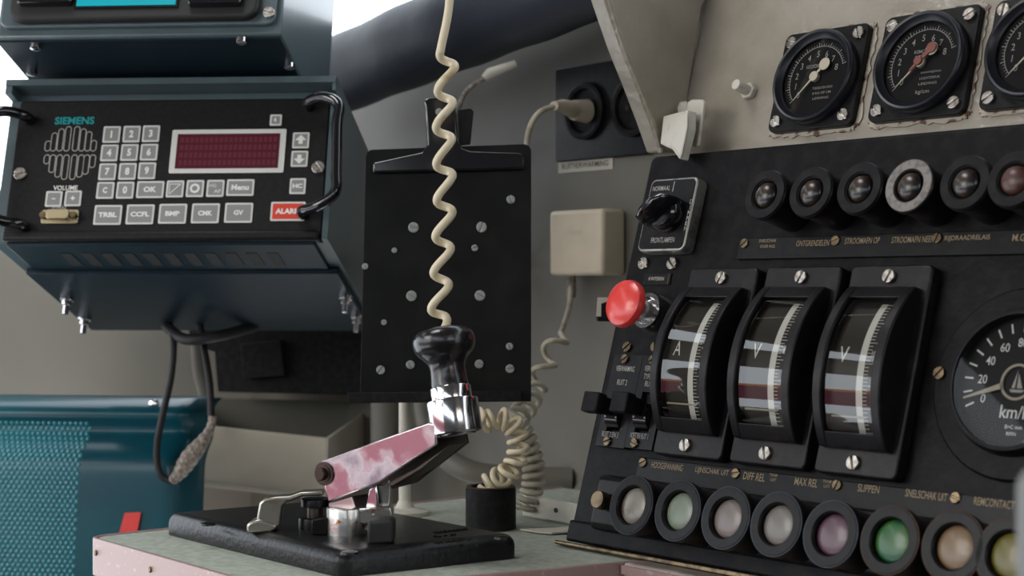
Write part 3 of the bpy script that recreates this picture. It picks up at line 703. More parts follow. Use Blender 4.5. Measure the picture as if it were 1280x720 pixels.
# label strip
a = uv(WAL, 699, 200); b = uv(WAL, 767, 210)
t = thing('wall_label', 'cream strip label lettered RUITVERWARMING under the double socket', 'label', at(WAL, (a[0]+b[0])/2, (uv(WAL,733,206)[1])))
bm = B(); wl = (b[0]-a[0])/2; bx(bm, -wl, wl, -.0062, .0062, 0, .0012); obj('strip', bm, 'pad', t)
lettering([('RUITVERWARMING', 0, 0, .0052, wl*1.7)], 'slot', t, z=.0014)
# junction box
a = uv(WAL, 686, 264, .03); b = uv(WAL, 753, 344, .03); bw = (b[0]-a[0])/2; bh = (a[1]-b[1])/2; cx, cy = (a[0]+b[0])/2, (a[1]+b[1])/2
t = thing('junction_box', 'cream plastic junction box on the wall with coiled cord beneath', 'junction box', at(WAL, cx, cy))
bm = B(); bx(bm, -bw, bw, -bh, bh, 0, .03); obj('cover', bm, 'box', t, bev=.004, seg=3)
bm = B(); 
for yy_ in (.35,.30,.24): bx(bm, -.2*bw, .25*bw, bh*yy_, bh*yy_+.0008, .0298, .0304)
obj('moulded_mark', bm, 'pad', t)
bm = B(); cyl(bm, (0,0,0), .005, .02); o = obj('cord_gland', bm, 'rubberg', t) if False else bm.free()
# small screws / lamp on wall
q = uv(WAL, 640, 82, 0)
pw = WAL @ Vector((q[0], q[1], 0))
t = thing('reading_lamp', 'small slim pale lamp head on a thin curved stalk above the document holder', 'lamp', Matrix.Translation(pt(600,105,1.5)))
o0 = pt(600,105,1.5)
bm = B(); tube(bm, [pt(605,98,1.5)-o0, pt(612,92,1.5)-o0, pt(645,79,1.5)-o0], .006, 14, rf=lambda u: .0035+.002*math.sin(u*PI)); obj('lamp_head', bm, 'cream', t)
bm = B(); tube(bm, spline([pt(607,97,1.5)-o0, pt(592,106,1.5)-o0, pt(578,122,1.5)-o0, pt(572,150,1.52)-o0, hit(574,205,WAL.translation,WAL.col[2].to_3d())-o0], 8), .0025, 10); obj('stalk', bm, 'braid', t)

# padded roll under the windscreen
bm = B(); pa = pt(360,121,1.78); pb = pt(880,-95,1.33)
tube(bm, [pa.lerp(pb, i/30) for i in range(31)], .047, 40, rf=lambda u: .039+.007*u+.0008*math.sin(u*40))
o = obj('padded_roll', bm, 'tube'); tag(o, 'dark blue-black padded roll slanting along the lower windscreen edge', 'padding')

# ================================================================== RADIO
ty, tp = R_(5), R_(18)
d_ = RT*(math.sin(ty)*math.cos(tp)) + UP*(-math.sin(tp)) + FW*(math.cos(ty)*math.cos(tp))
rx_ = RT*math.cos(ty) - FW*math.sin(ty)
RAD = Matrix((rx_, (-d_).cross(rx_), -d_)).transposed().to_4x4(); RAD.translation = pt(215, 215, 1.4)
def RU(px, py, h=0): return uv(RAD, px, py, h)
t = thing('train_radio', 'train radio unit with keypad, red display and two carrying handles', 'radio', RAD)
a = RU(18, 128); b = RU(405, 300); a2 = RU(422, 128); fx0 = (RU(22,128)[0]+RU(5,300)[0])/2; fx1 = (RU(412,128)[0]+RU(403,300)[0])/2
fy1 = RU(215,124)[1]; fy0 = RU(215,301)[1]
print('radio', fx0, fx1, fy0, fy1)
hy1 = RU(215,97,.012)[1]
# housing sleeve, hollow at the front top
bm = B()
bx(bm, fx0-.010, fx1+.006, fy1+.0095, hy1, -.24, .012)
bx(bm, fx0-.010, fx1+.006, fy1+.002, fy1+.0095, -.24, -.010)
bx(bm, fx0-.010, fx0-.004, fy1+.002, fy1+.0095, -.010, .011); bx(bm, fx1+.003, fx1+.006, fy1+.002, fy1+.0095, -.010, .011)
bx(bm, fx0-.010, fx0-.002, fy0, fy1+.002, -.24, -.006); bx(bm, fx1+.001, fx1+.006, fy0, fy1+.002, -.24, .004)
bx(bm, fx0-.002, fx1+.001, fy0, fy1+.002, -.24, -.006)
obj('housing', bm, 'radio', t)
bm = B(); prism(bm, rrect(fx0, fx1, fy0, fy1, .004), -.008, 0); fa = obj('fascia', bm, 'fascia', t, bev=.0018, seg=3)
bm = B(); bx(bm, fx0+.004, fx1-.006, fy0-.0035, fy0+.004, -.068, -.001); 
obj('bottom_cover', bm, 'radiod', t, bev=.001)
bm = B()
for i in range(11):
    x = fx0+.045+i*.0185; bx(bm, x, x+.010, fy0-.0040, fy0-.0030, -.055, -.022)
obj('vent_slots', bm, 'slot', t)
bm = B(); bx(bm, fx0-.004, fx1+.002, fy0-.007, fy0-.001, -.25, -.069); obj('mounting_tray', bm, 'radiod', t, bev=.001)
def onb(px, py, yv):   # point on the plane local y = yv
    n = RAD.col[1].to_3d(); p = RAD @ Vector((0, yv, 0)); return RAD.inverted() @ hit(px, py, p, n)
for px, py in ((84,372),(106,397),(432,370),(446,395)):
    q = onb(px, py, fy0-.007); 
    bm = B(); lathe(bm, [(0,0),(.0065,0),(.0065,.003),(.0045,.0035),(.0045,.0075),(.0028,.008),(.0028,.0165),(0,.017)], (0,0,0), 6+10, lambda p, q=q: (q[0]+p[0], q[1]-p[2], q[2]+p[1])); obj('tray_bolt', bm, 'chrome', t)
def handle(pA, pB, outx, name='handle', dz=.030):
    A = RU(*pA, .002); Bq = RU(*pB, .002)
    P = [(A[0],A[1],-.004),(A[0],A[1],.010),(A[0]+outx*.5,A[1],dz*.8),(A[0]+outx,A[1]-.010,dz),(A[0]+outx,A[1]-.03,dz),(Bq[0]+outx,Bq[1]+.03,dz),(Bq[0]+outx,Bq[1]+.010,dz),(Bq[0]+outx*.5,Bq[1],dz*.8),(Bq[0],Bq[1],.010),(Bq[0],Bq[1],-.004)]
    bm = B(); tube(bm, spline(P, 8), .0048, 16); return obj(name, bm, 'gloss', t)
handle((387,133), (380,268), .031, dz=.027); handle((36,150), (30,284), -.032, dz=.027)
for px, py in ((26,218),(398,210)):
    q = RU(px, py); screw(fa, q[0], q[1], 0, .0058, .003)
KW = 2000/1.4
def key(px, py, w, h_, txt, tw=None, km='key', bm_='keyb', th=.0055, tmat='white'):
    q = RU(px, py); w = w/KW; h_ = h_/KW*1.04
    bm = B(); prism(bm, rrect(q[0]-w/2, q[0]+w/2, q[1]-h_/2, q[1]+h_/2, .0012), -.0005, .0008); k = obj('key', bm, bm_, t, label=('red key' if km=='alarm' else None))
    e = .0017
    bm = B(); prism(bm, rrect(q[0]-w/2+e, q[0]+w/2-e, q[1]-h_/2+e, q[1]+h_/2-e, .0006), .0007, .0011); obj('key_face', bm, km, k)
    if txt: lettering([(txt, q[0], q[1], th, tw, 0, 0, .045)], tmat, k, z=.0013)
    return k, q
for s_, px, py in (('1',139.8,168.5),('2',164.8,168),('3',189,167.5),('4',137,191.5),('5',162,191),('6',186.5,190.6),('7',134.6,215),('8',159.6,214.6),('9',184,213.8),('C',131.9,238.3),('0',156.7,238)):
    key(px, py, 22, 21.5, s_, th=.0070 if s_ != 'C' else .0055)
key(188,237.3,34.5,21.5,'OK',.0115,th=.0052)
k, q = key(219,236.5,22,21.5,None); 
bm = B(); prism(bm, [(q[0]-.005,q[1]-.005),(q[0]-.004,q[1]-.005),(q[0]+.005,q[1]+.004),(q[0]+.005,q[1]+.005)], .0011,.0014); prism(bm, [(q[0]-.005,q[1]-.0046),(q[0]-.005,q[1]+.0046),(q[0]+.005,q[1]+.0046),(q[0]+.005,q[1]+.004),(q[0]-.0044,q[1]+.004),(q[0]-.0044,q[1]-.0046)], .0011,.0014); obj('symbol', bm, 'white', k)
k, q = key(244,236,22,21.5,None); bm = B(); ring(bm, (q[0],q[1],0), .0046, .0026, .001, .0015, .0001, 8); obj('symbol', bm, 'white', k)
k, q = key(269.4,235.8,22,21.5,None); lettering([('HG', q[0]-.0022, q[1]+.0025, .0032, .006), ('AF', q[0]+.0022, q[1]-.0028, .0032, .006)], 'white', k, z=.0013)
key(300.6,234.8,34.5,21,'Menu',.0155,th=.0052)
for s_, px, py in (('TRBL',135,269),('CCFL',175.4,268.3),('BMP',216,267.5),('CMK',257,267),('GV',298.5,266.3)):
    key(px, py, 35, 25, s_, .0042*len(s_) if len(s_) > 2 else .0085, th=.0046)
key(360,264.5,43,24,'ALARM',.0215,'alarm','keyb',.005)
key(345,150.5,15,14.5,'R',th=.0035)
for px, py, up in ((376.3,175.8,1),(374.5,198.8,-1)):
    k, q = key(px, py, 21, 20.5, None); bm = B(); prism(bm, [(q[0]-.005,q[1]),(q[0],q[1]+.005*up),(q[0]+.005,q[1]),(q[0]+.0018,q[1]),(q[0]+.0018,q[1]-.0035*up),(q[0]-.0018,q[1]-.0035*up),(q[0]-.0018,q[1])], .0011,.0014); obj('arrow', bm, 'white', k)
key(372.3,233,20,20,'HC',.0085,th=.0042)
key(67.5,249,21,20,'-',.0035,th=.0009); key(91.5,248.3,21,20,'+',.004,th=.004)
q = RU(284.8, 189.3); w = 143/KW/2; h_ = 56/KW/2*1.05
bm = B(); prism(bm, rrect(q[0]-w-.001, q[0]+w+.001, q[1]-h_, q[1]+h_, .0015), -.0005, .0010); df = obj('display_frame', bm, 'keyb', t)
bm = B(); e = .0042; bx(bm, q[0]-w+e, q[0]+w-e, q[1]-h_+e, q[1]+h_-e, .0009, .0013); dd = obj('display_window', bm, 'lcd', t)
bm = B()
for r in range(4):
    for cc in range(20):
        x = q[0]-w+e+.003+cc*(2*w-2*e-.006)/19.6; y = q[1]-h_+e+.003+r*(2*h_-2*e-.004)/4; bx(bm, x, x+.0031, y, y+.0048, .00125, .00135)
obj('character_cells', bm, mat('display cell', (.10,.016,.028), .3, emit=((.30,.03,.06),.10)), dd)
q = RU(93.5, 151); lettering([('SIEMENS', q[0], q[1], .0072, .036, 0, 0, .03)], 'tealp', fa, name='brand_lettering', z=.0004)
q = RU(82, 235); lettering([('VOLUME', q[0], q[1], .0045, .022, 0, 0, .02)], 'white', fa, z=.0004)
q = RU(74, 259.5); lettering([('(PULL)', q[0], q[1], .003, .012)], 'white', fa, z=.0004)
# speaker slots
bm = B()
def capsule(cx_, y0_, y1_, ro, ri, z0, z1):
    def outl(r): return [(cx_+r*math.cos(R_(a)), y1_-ro+r*math.sin(R_(a))) for a in range(0,181,20)] + [(cx_+r*math.cos(R_(a)), y0_+ro+r*math.sin(R_(a))) for a in range(180,361,20)]
    o, i = outl(ro), outl(ri); n = len(o); vo = [bm.verts.new((*p, z1)) for p in o]; vi = [bm.verts.new((*p, z1)) for p in i]
    for k in range(n): bm.faces.new((vo[k], vo[(k+1)%n], vi[(k+1)%n], vi[k]))
for X, Y0, Y1 in list(zip((169,190,213,237,267,289,309,327),(210,182,168,160,160,168,178,208),(245,)*8)):
    p = RU(X/2.767, 100+Y0/2.767); r_ = RU(X/2.767-2.2, 100+Y1/2.767+1); capsule((p[0]+r_[0])/2, r_[1], p[1], .0029, .0021, 0, .0004)
for X, Y1 in zip((161,180,202,225,253,277,297,319),(292,322,338,346,346,338,328,305)):
    p = RU(X/2.767+2, 100+258/2.767); r_ = RU(X/2.767-1, 100+Y1/2.767); capsule((p[0]+r_[0])/2, r_[1], p[1], .0029, .0021, 0, .0004)
obj('speaker_slots', bm, 'dimw', fa, smooth=0)
q = RU(76, 272)
bm = B(); prism(bm, rrect(q[0]-.0165, q[0]+.0165, q[1]-.0065, q[1]+.0065, .002), 0, .003); cn = obj('data_connector', bm, 'dsub', t, bev=.0006)
bm = B(); prism(bm, rrect(q[0]-.010, q[0]+.010, q[1]-.0045, q[1]+.0045, .0025), .002, .010); obj('shell', bm, 'dsub', cn, bev=.0008)
bm = B()
for s_ in (-1, 1): prism(bm, [(q[0]+s_*.0135+.0032*math.cos(R_(a)), q[1]+.0032*math.sin(R_(a))) for a in range(0,360,60)], .002, .008)
obj('jack_screws', bm, 'brass', cn)

bm = B(); bx(bm, fx0+.001, fx1-.001, fy0-.001, fy0+.0085, -.002, .005); obj('bottom_rim', bm, 'fascia', t, bev=.003, seg=3)
pw_ = RAD.inverted() @ hit(300, 260, WAL.translation, WAL.col[2].to_3d())
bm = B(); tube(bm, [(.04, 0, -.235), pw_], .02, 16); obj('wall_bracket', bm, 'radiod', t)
# ---------------------------------------------------------------- upper terminal
T2 = RAD.copy(); 
T2.translation = pt(180, 50, 1.36)
def TU(px, py, h=0): return uv(T2, px, py, h)
t = thing('display_terminal', 'blue-grey display terminal with lit cyan screen mounted above the radio', 'terminal', T2)
x0_ = TU(-6, 52)[0]; x1_ = TU(351, 40)[0]; y0_ = TU(180, 46)[1]
bm = B(); bx(bm, x0_, x1_, y0_, y0_+.20, -.20, 0); obj('housing', bm, 'radio', t, bev=.0025, seg=3)
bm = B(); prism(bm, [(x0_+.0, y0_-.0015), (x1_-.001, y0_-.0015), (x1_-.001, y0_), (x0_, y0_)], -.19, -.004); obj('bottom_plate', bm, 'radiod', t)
xi0, xi1 = x0_+.004, TU(345,35)[0]; yi0 = TU(180,33,.004)[1]
bm = B(); prism(bm, rrect(xi0, xi1, yi0, y0_+.195, .008), -.001, .005); obj('front_panel', bm, 'radio', t, bev=.0015, seg=3)
xk1 = TU(322,20,.012)[0]; yk0 = TU(180,24,.012)[1]
bm = B(); prism(bm, rrect(xi0+.010, xk1, yk0, y0_+.18, .012), .004, .013); kz = obj('keyboard_bezel', bm, 'rubber', t, bev=.003, seg=3)
sx0, sx1 = TU(95,4,.016)[0], TU(219,3,.016)[0]; sy0 = TU(150,6,.016)[1]
bm = B(); bx(bm, sx0-.002, sx1+.002, sy0-.002, sy0+.062, .012, .0145); scf = obj('screen_frame', bm, 'black', t)
bm = B(); bx(bm, sx0, sx1, sy0, sy0+.06, .0142, .0152); obj('screen', bm, 'screen', t)
bm = B(); 
w0 = TU(233,5,.02); w1 = TU(300,5,.02)
prism(bm, rrect(w0[0], w1[0], w0[1], w0[1]+.03, .003), .012, .020); obj('wide_key', bm, 'gloss', t, bev=.0015)
w0 = TU(20,4,.02); w1 = TU(88,5,.02)
prism(bm := B(), rrect(w0[0], w1[0], w0[1], w0[1]+.03, .003), .012, .020); obj('wide_key', bm, 'gloss', t, bev=.0015)
q = TU(336, 16, .005); screw(t, q[0], q[1], .005, .0052, .002)
def onb2(px, py):
    n = T2.col[1].to_3d(); p = T2 @ Vector((0, y0_-.0015, 0)); return T2.inverted() @ hit(px, py, p, n)
for px, py in ((45,56),(302,48),(362,80),(40,88)):
    q = onb2(px, py); bm = B(); lathe(bm, [(0,0),(.0046,0),(.0046,.004),(.0032,.0048),(0,.0048)], (0,0,0), 16, lambda p, q=q: (q[0]+p[0], q[1]-p[2], q[2]+p[1])); obj('bottom_screw', bm, 'chrome', t)

# ---------------------------------------------------------------- dark equipment under the radio, cables
EF = frame(pt(360, 440, 1.78), RT*math.cos(.1)-FW*math.sin(.1), UP)
t = thing('equipment_shelf', 'black metal equipment box in the shade under the radio', 'box', EF)
trace(EF, [(236,400),(470,400),(470,470),(462,494),(272,490),(268,440),(236,430)], 0, .16, 'body', 'blackm', t)
trace(EF, [(300,430),(350,425),(356,470),(304,474)], .012, .012, 'terminal_block', 'blackm', t)
# cable loop
def cable(name, label, pts, r, m, cat='cable', extra=None):
    o = pts[0]; t = thing(name, label, cat, Matrix.Translation(o))
    bm = B(); tube(bm, [p-o for p in spline(pts, 12)], r, 12); obj('sheath', bm, m, t)
    if extra: extra(t, o)
    return t
def conn(t, o):
    P = [pt(214,602,1.55), pt(224,592,1.55), pt(236,574,1.55), pt(250,556,1.55), pt(262,538,1.55), pt(266,520,1.55)]
    S = [p-o for p in spline(P, 10)]
    bm = B(); tube(bm, S, .008, 16, rf=lambda u: .0032+.0052*math.exp(-((u-.42)/.28)**2)+.0010*abs(math.sin(u*34))); obj('cable_connector', bm, 'braid', t)
cable('cable_loop', 'black cable looping under the radio to a braided grey connector', [pt(212,405,1.6),pt(217,425,1.57),pt(214,470,1.56),pt(203,520,1.55),pt(196,560,1.55),pt(200,592,1.55),pt(214,602,1.55)], .0034, 'rubber', extra=conn)
cable('cable', 'thin black cable dropping from the radio tray to the braided connector', [pt(250,405,1.6),pt(256,440,1.58),pt(262,480,1.56),pt(264,520,1.55)], .0036, 'rubber')
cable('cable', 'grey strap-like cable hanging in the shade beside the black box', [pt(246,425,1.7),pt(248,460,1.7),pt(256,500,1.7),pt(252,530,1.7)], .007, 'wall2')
cable('cable', 'black cable sagging flat beneath the radio tray', [pt(208,408,1.6),pt(232,424,1.56),pt(272,420,1.56),pt(318,408,1.6)], .0055, 'rubber')
# cream storage tray
TF = frame(pt(325, 580, 1.72), (RT*.97-FW*.16), UP)
t = thing('storage_bin', 'pale grey-beige open-topped storage bin behind the desk', 'bin', TF)
trace(TF, [(238,530),(410,548),(408,626),(238,606)], 0, .004, 'front_panel', 'bin', t, .0008)
bk = [TF.inverted() @ pt(*p) for p in ((236,497,1.86),(450,502,1.86),(450,600,1.86),(236,600,1.86))]
def quad(bm, P): bm.faces.new([bm.verts.new(p) for p in P])
def slab(name, P, th, m, parent):
    P = [Vector(p) for p in P]; n = (P[1]-P[0]).cross(P[2]-P[0]).normalized()*th
    bm = B(); a = [bm.verts.new(p) for p in P]; b = [bm.verts.new(p+n) for p in P]; bm.faces.new(a); bm.faces.new(b[::-1])
    for i in range(len(P)): bm.faces.new((a[i], a[(i+1)%len(P)], b[(i+1)%len(P)], b[i]))
    return obj(name, bm, m, parent)
slab('back_panel', bk, .003, 'wall2', t)  # darker paint imitates the shade inside the bin
fr = [TF.inverted() @ pt(*p) for p in ((410,548,1.70),(462,512,1.86),(462,600,1.86),(408,626,1.70))]
slab('side_panel', fr, .003, 'wall3', t)
fl = [TF.inverted() @ pt(*p) for p in ((238,530,1.73),(238,497,1.86),(238,600,1.86),(238,606,1.73))]
slab('side_panel', fl, .003, 'wall3', t)
bt = [TF.inverted() @ pt(*p) for p in ((238,604,1.73),(408,624,1.70),(462,598,1.86),(236,596,1.86))]
slab('bottom_panel', bt, .003, 'wall3', t)
# teal seat back
SF = frame(pt(110, 620, 1.58), RT*math.cos(.12)-FW*math.sin(.12), UP*math.cos(.12)-FW*math.sin(-.12))
t = thing('driver_chair', 'glossy teal vinyl seat back with pebbled centre panel and red tag', 'chair', SF)
a = uv(SF, -90, 490); b = uv(SF, 236, 900)
bm = B(); nx, ny = 60, 110; X0, X1, Y0, Y1 = a[0], b[0], b[1], a[1]; gx = uv(SF, 108, 600)[0]
G = []
for j in range(ny+1):
    row = []
    for i in range(nx+1):
        u, v = i/nx, j/ny; x = X0+(X1-X0)*u; y = Y0+(Y1-Y0)*v
        e = .03; ex = max(0, (e-min(x-X0, X1-x))/e); ey = max(0, (e-(Y1-y))/e)
        z = -.035*(ex**2.5+ey**2.5)
        yy_ = (Y1-y); z += -.012*math.exp(-((yy_-.036)/.013)**2) + .014/(1+math.exp(-(yy_-.056)/.005)) - (.006 if x > gx else 0)*0
        row.append(bm.verts.new((x, y, z)))
    G.append(row)
for j in range(ny):
    for i in range(nx): bm.faces.new((G[j][i], G[j][i+1], G[j+1][i+1], G[j+1][i]))
o = obj('seat_cover', bm, 'teal', t, smooth=80); sd = o.modifiers.new('thick', 'SOLIDIFY'); sd.thickness = .05; sd.offset = -1
# pebbles
def prof(x, y):
    e = .03; ex = max(0, (e-min(x-X0, X1-x))/e); ey = max(0, (e-(Y1-y))/e); z = -.035*(ex**2.5+ey**2.5); yy_ = (Y1-y)
    return z - .012*math.exp(-((yy_-.036)/.013)**2) + .014/(1+math.exp(-(yy_-.056)/.005))
bm = B(); pitch = .0056; r = .0026; j = 0; y = Y1-.008
while y > Y1-.28:
    x = gx - .003 - (pitch/2 if j % 2 else 0)
    while x > X0+.05 and not (Y1-y < .026 and x > gx-.02):
        zc = prof(x, y); base = []
        top = bm.verts.new((x, y, zc+.0016))
        r1 = [bm.verts.new((x+r*.62*math.cos(k*PI/4), y+r*.62*math.sin(k*PI/4), prof(x, y+r*.62*math.sin(k*PI/4))+.0012)) for k in range(8)]
        r2 = [bm.verts.new((x+r*math.cos(k*PI/4), y+r*math.sin(k*PI/4), prof(x, y+r*math.sin(k*PI/4))-.0002)) for k in range(8)]
        for k in range(8): bm.faces.new((top, r1[k], r1[(k+1)%8])); bm.faces.new((r1[k], r2[k], r2[(k+1)%8], r1[(k+1)%8]))
        x -= pitch
    y -= pitch*.8; j += 1
o = obj('pebbled_panel', bm, 'teal2', t, smooth=80); o['kind'] = 'stuff'
q = [uv(SF, *p, .012) for p in ((158,641),(178,640),(172,672),(150,670))]
bm = B(); prism(bm, [tuple(p) for p in q], .010, .0165); obj('red_tag', bm, 'red', t)
bm = B(); q = uv(SF, 186, 504); cyl(bm, (q[0], q[1], prof(*q)-.002), .005, .005, .002); obj('stud', bm, 'chrome', t)

# ================================================================== DOCUMENT HOLDER
KF = frame(pt(558, 340, 1.30), RT*math.cos(R_(3))+FW*math.sin(R_(3)), UP*math.cos(.07)+FW*math.sin(.07))
t = thing('clipboard_holder', 'black metal document clipboard hanging behind the lever and cord', 'clipboard', KF)
trace(KF, [(457,196),(459,190),(464,187),(655,180),(661,182),(664,188),(664,502),(450,502)], 0, .0025, 'back_plate', 'blackp', t, .0004)
trace(KF, [(434,491),(652,488),(652,502),(435,504)], .014, .013, 'bottom_lip', 'blackm', t, .0006)
trace(KF, [(466,203),(528,190),(534,180),(531,134),(529,126),(534,122),(563,121),(569,126),(572,170),(577,185),(588,189),(652,191),(656,197),(656,211),(466,216)], .007, .004, 'clip', 'gloss', t, .0018, seg=3)
trace(KF, [(572,137),(588,135),(592,139),(588,180),(574,182)], -.004, .003, 'hanger', 'black', t, .0006)
for px, py, r_ in ((517,284.5,6.7),(602,284,6.7),(514.5,370,6.7),(600,369.5,6.7),(638.5,249.5,5.5),(593.5,310,4.2),(493,313,3.5),(480,403,3.6),(476,462.5,5.5),(513,456,5.5),(599,455,5.5),(637,433,4.5),(637.5,461,5.5),(456.5,333,4)):
    q = uv(KF, px, py); screw(t, q[0], q[1], 0, r_/2000*1.3, .0012, m='rivet', name='rivet')
q = uv(KF, 549, 140, .007); screw(t, q[0], q[1], .007, .003, .001, m='rivet', name='rivet')
pw_ = KF.inverted() @ hit(560, 330, WAL.translation, WAL.col[2].to_3d())
bm = B(); tube(bm, [(0, .02, -.003), pw_], .008, 16); obj('wall_bracket', bm, 'blackm', t)
# coiled cords
cw = 1.20
cr = .0032
axis = [pt(560,62,cw), pt(555,160,cw), pt(556,250,cw), pt(552,340,cw), pt(549,400,cw), pt(556,440,cw+.01), pt(574,500,cw+.04), pt(592,528,cw+.06)]
K = FPX/cw
hel = coil(axis, .0060, 45.5/K, 20, R_(160), seedu=RT, skew=-.0026, ampf=lambda u: 1 if u < .72 else 1.0)
top = [pt(572,-1500,cw), pt(564,-100,cw), pt(562,0,cw), pt(560,34,cw)]
o = top[0]
t = thing('hanging_coiled_cord', 'cream coiled cord hanging stretched from above behind the lever knob', 'cord', Matrix.Translation(o))
s1 = [top[0].lerp(top[1], i/6) for i in range(6)] + spline(top[1:3]+[hel[0]], 8)
bm = B(); tube(bm, [p-o for p in s1[:-1]+hel], cr, 12); obj('stretched_coil', bm, 'cord', t)
tight = [hel[-1], pt(600,529,1.27), pt(622,523,1.27), pt(640,530,1.27), pt(648,552,1.27), pt(645,576,1.27), pt(634,592,1.27), pt(616,601,1.28), pt(603,612,1.28)]
h2 = coil(tight, .0075, 15.0/(FPX/1.27), 16, 0, seedu=UP)
bm = B(); tube(bm, [p-o for p in h2], .0022, 10); obj('tight_coil', bm, 'cord', t)
q0 = WAL @ Vector(((uv(WAL,714,346,.016))[0], uv(WAL,714,346,.016)[1], .016))
dq = (q0-CAM).dot(FW)
ca = [q0+Vector((0,0,.01)), q0, pt(712,380,1.52), pt(705,405,1.50), pt(700,418,1.48)]
o = q0
t = thing('wall_coiled_cord', 'dull cream coiled cord running down from the junction box', 'cord', Matrix.Translation(o))
loose = coil([pt(698,424,1.46), pt(684,450,1.45), pt(670,485,1.44), pt(658,508,1.40), pt(645,524,1.36)], .0085, 36/(FPX/1.42), 18, 0, seedu=RT)
bm = B(); tube(bm, [p-o for p in spline(ca, 8)[:-1]+loose], .0026, 10); obj('loose_coil', bm, 'cord2', t)
bm = B(); tube(bm, [p-o for p in spline([ca[0],ca[1],pt(714,372,1.53)], 6)], .0045, 12); obj('strain_relief', bm, 'braid', t)
h3 = coil([pt(648,532,1.33), pt(660,556,1.33), pt(667,585,1.33), pt(665,612,1.33), pt(654,638,1.33)], .0078, 10.5/(FPX/1.33), 14, 0, seedu=RT)
bm = B(); tube(bm, [p-o for p in [loose[-1]]+h3], .0024, 10); obj('tight_coil', bm, 'cord2', t)

# ================================================================== things on the desk
# black cylinder cup
c = desk(613.5, 660); dep = (c-CAM).dot(FW); r_ = 31.5/FPX*dep; hh_ = 52/FPX*dep
t = thing('cylindrical_holder', 'short matt black cylinder with worn copper rim under the coiled cord', 'holder', Matrix.Translation((c.x, c.y, DESKZ)))
bm = B(); lathe(bm, [(0,0),(r_,0),(r_,hh_-.002),(r_-.0015,hh_),(r_-.004,hh_),(r_-.0045,hh_-.01),(0,hh_-.01)], (0,0,0), 56); obj('body', bm, 'blackm', t)
bm = B(); ring(bm, (0,0,0), r_-.0004, r_-.0042, hh_-.0005, hh_+.0005, .0003); obj('worn_rim', bm, 'bronze', t)
# white metal angle at the wall
a = desk(662, 647); b = desk(716, 657)
t = thing('metal_angle', 'pale grey metal angle strip lying on the desk behind the console', 'angle strip', frame(a, (b-a), UP))
L_ = (b-a).length
bm = B(); bx(bm, -.01, L_+.03, 0, .018, -.002, 0); bx(bm, -.01, L_+.03, 0, .002, -.02, 0); obj('strip', bm, 'cream', t, bev=.0004)
bm = B(); cyl(bm, (L_*.62, .010, 0), .002, .0008); obj('hole', bm, 'slot', t)
# paper
a = [desk(*p) for p in ((640,681),(673,662),(716,661),(716,664),(690,667),(650,683))]
pz = desk(690, 664); 
t = thing('paper_slip', 'thin white paper slip lying on the desk beside the console', 'paper', Matrix.Translation((pz.x, pz.y, DESKZ+.0008)))
qd = [desk(*p) for p in ((650,664),(712,662),(716,667),(690,669),(672,667.5))]
bm = B(); prism(bm, [(p.x-pz.x, p.y-pz.y) for p in qd], 0, .0012); obj('sheet', bm, 'pad', t)
# white pipes behind the desk
pipes = []
def pipe(name, label, pts, r, m='cream', flange=None, cat='pipe', group=None):
    o = pts[0]; t = thing(name, label, cat, Matrix.Translation(o), group); bm = B(); tube(bm, [p-o for p in spline(pts, 10)], r, 18); obj('tube', bm, m, t)
    if flange:
        bm = B(); lathe(bm, [(0,0),(flange,0),(flange,.003),(r*1.6,.006),(r,.012),(0,.012)], (0,0,0), 32); obj('flange', bm, m, t)
c = desk(506, 643); c2 = c.copy(); dp = (c-CAM).dot(FW)
pipe('vertical_pipe', 'thin cream vertical pipe with foot flange behind the lever', [c, c+Vector((0,0,.08)), c+Vector((0,0,.16))], .0052, flange=.02)
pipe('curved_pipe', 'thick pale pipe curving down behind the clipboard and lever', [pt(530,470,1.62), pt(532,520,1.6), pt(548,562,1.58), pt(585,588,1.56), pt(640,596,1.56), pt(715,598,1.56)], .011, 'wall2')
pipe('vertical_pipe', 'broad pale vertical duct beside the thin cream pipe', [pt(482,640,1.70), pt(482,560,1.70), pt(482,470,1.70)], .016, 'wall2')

# ================================================================== CONTROLLER
bc = [desk(*p) for p in ((205,667),(425,722),(651,697))]
ox = (bc[0]+bc[2])/2
cor = bc[1]; lenx = cor.x-bc[0].x; 
fy = (bc[0].y+bc[1].y)/2
leny = bc[2].y-cor.y
print('plate', bc, lenx, leny, (bc[0]-bc[1]))
BF = frame((0,0,DESKZ), (bc[1]-bc[0]), (bc[2]-bc[1])); BF.translation = cor; BF.translation.z = DESKZ
ly = (bc[2]-bc[1]).length; lenx = (bc[1]-bc[0]).length
PZ = .017
SH = (BF.inverted() @ bc[2]).x/(BF.inverted() @ bc[2]).y; ly = (BF.inverted() @ bc[2]).y
t = thing('master_controller', 'chrome control lever with black knob on a black cast base plate', 'control lever', BF)
bm = B(); prof_ = [(0,0),(0,.009),(.0008,.0122),(.003,.0150),(.006,.0164),(.009,PZ)]
outs = []
for ins, z in prof_:
    P = rrect(-lenx+ins, -ins, ins, ly-ins, max(.002,.010-ins), 6); outs.append([bm.verts.new((p[0]+p[1]*SH, p[1], z)) for p in P])
n = len(outs[0])
for A_, B_ in zip(outs, outs[1:]):
    for i in range(n): bm.faces.new((A_[i], A_[(i+1)%n], B_[(i+1)%n], B_[i]))
bm.faces.new(outs[-1]); bm.faces.new(outs[0][::-1]); obj('base_plate', bm, 'plate', t, smooth=50)
def onp(px, py, h=PZ):
    p = desk(px, py, h); return BF.inverted() @ p
for px, py in ((437,692),(628,673),(260,656)):
    q = onp(px, py); bm = B(); lathe(bm, [(0,0),(.006,0),(.0055,.0015),(.003,.0022),(0,.0022)], (q[0],q[1],PZ-.0002), 24); obj('plate_screw', bm, 'plate', t)
bm = B()
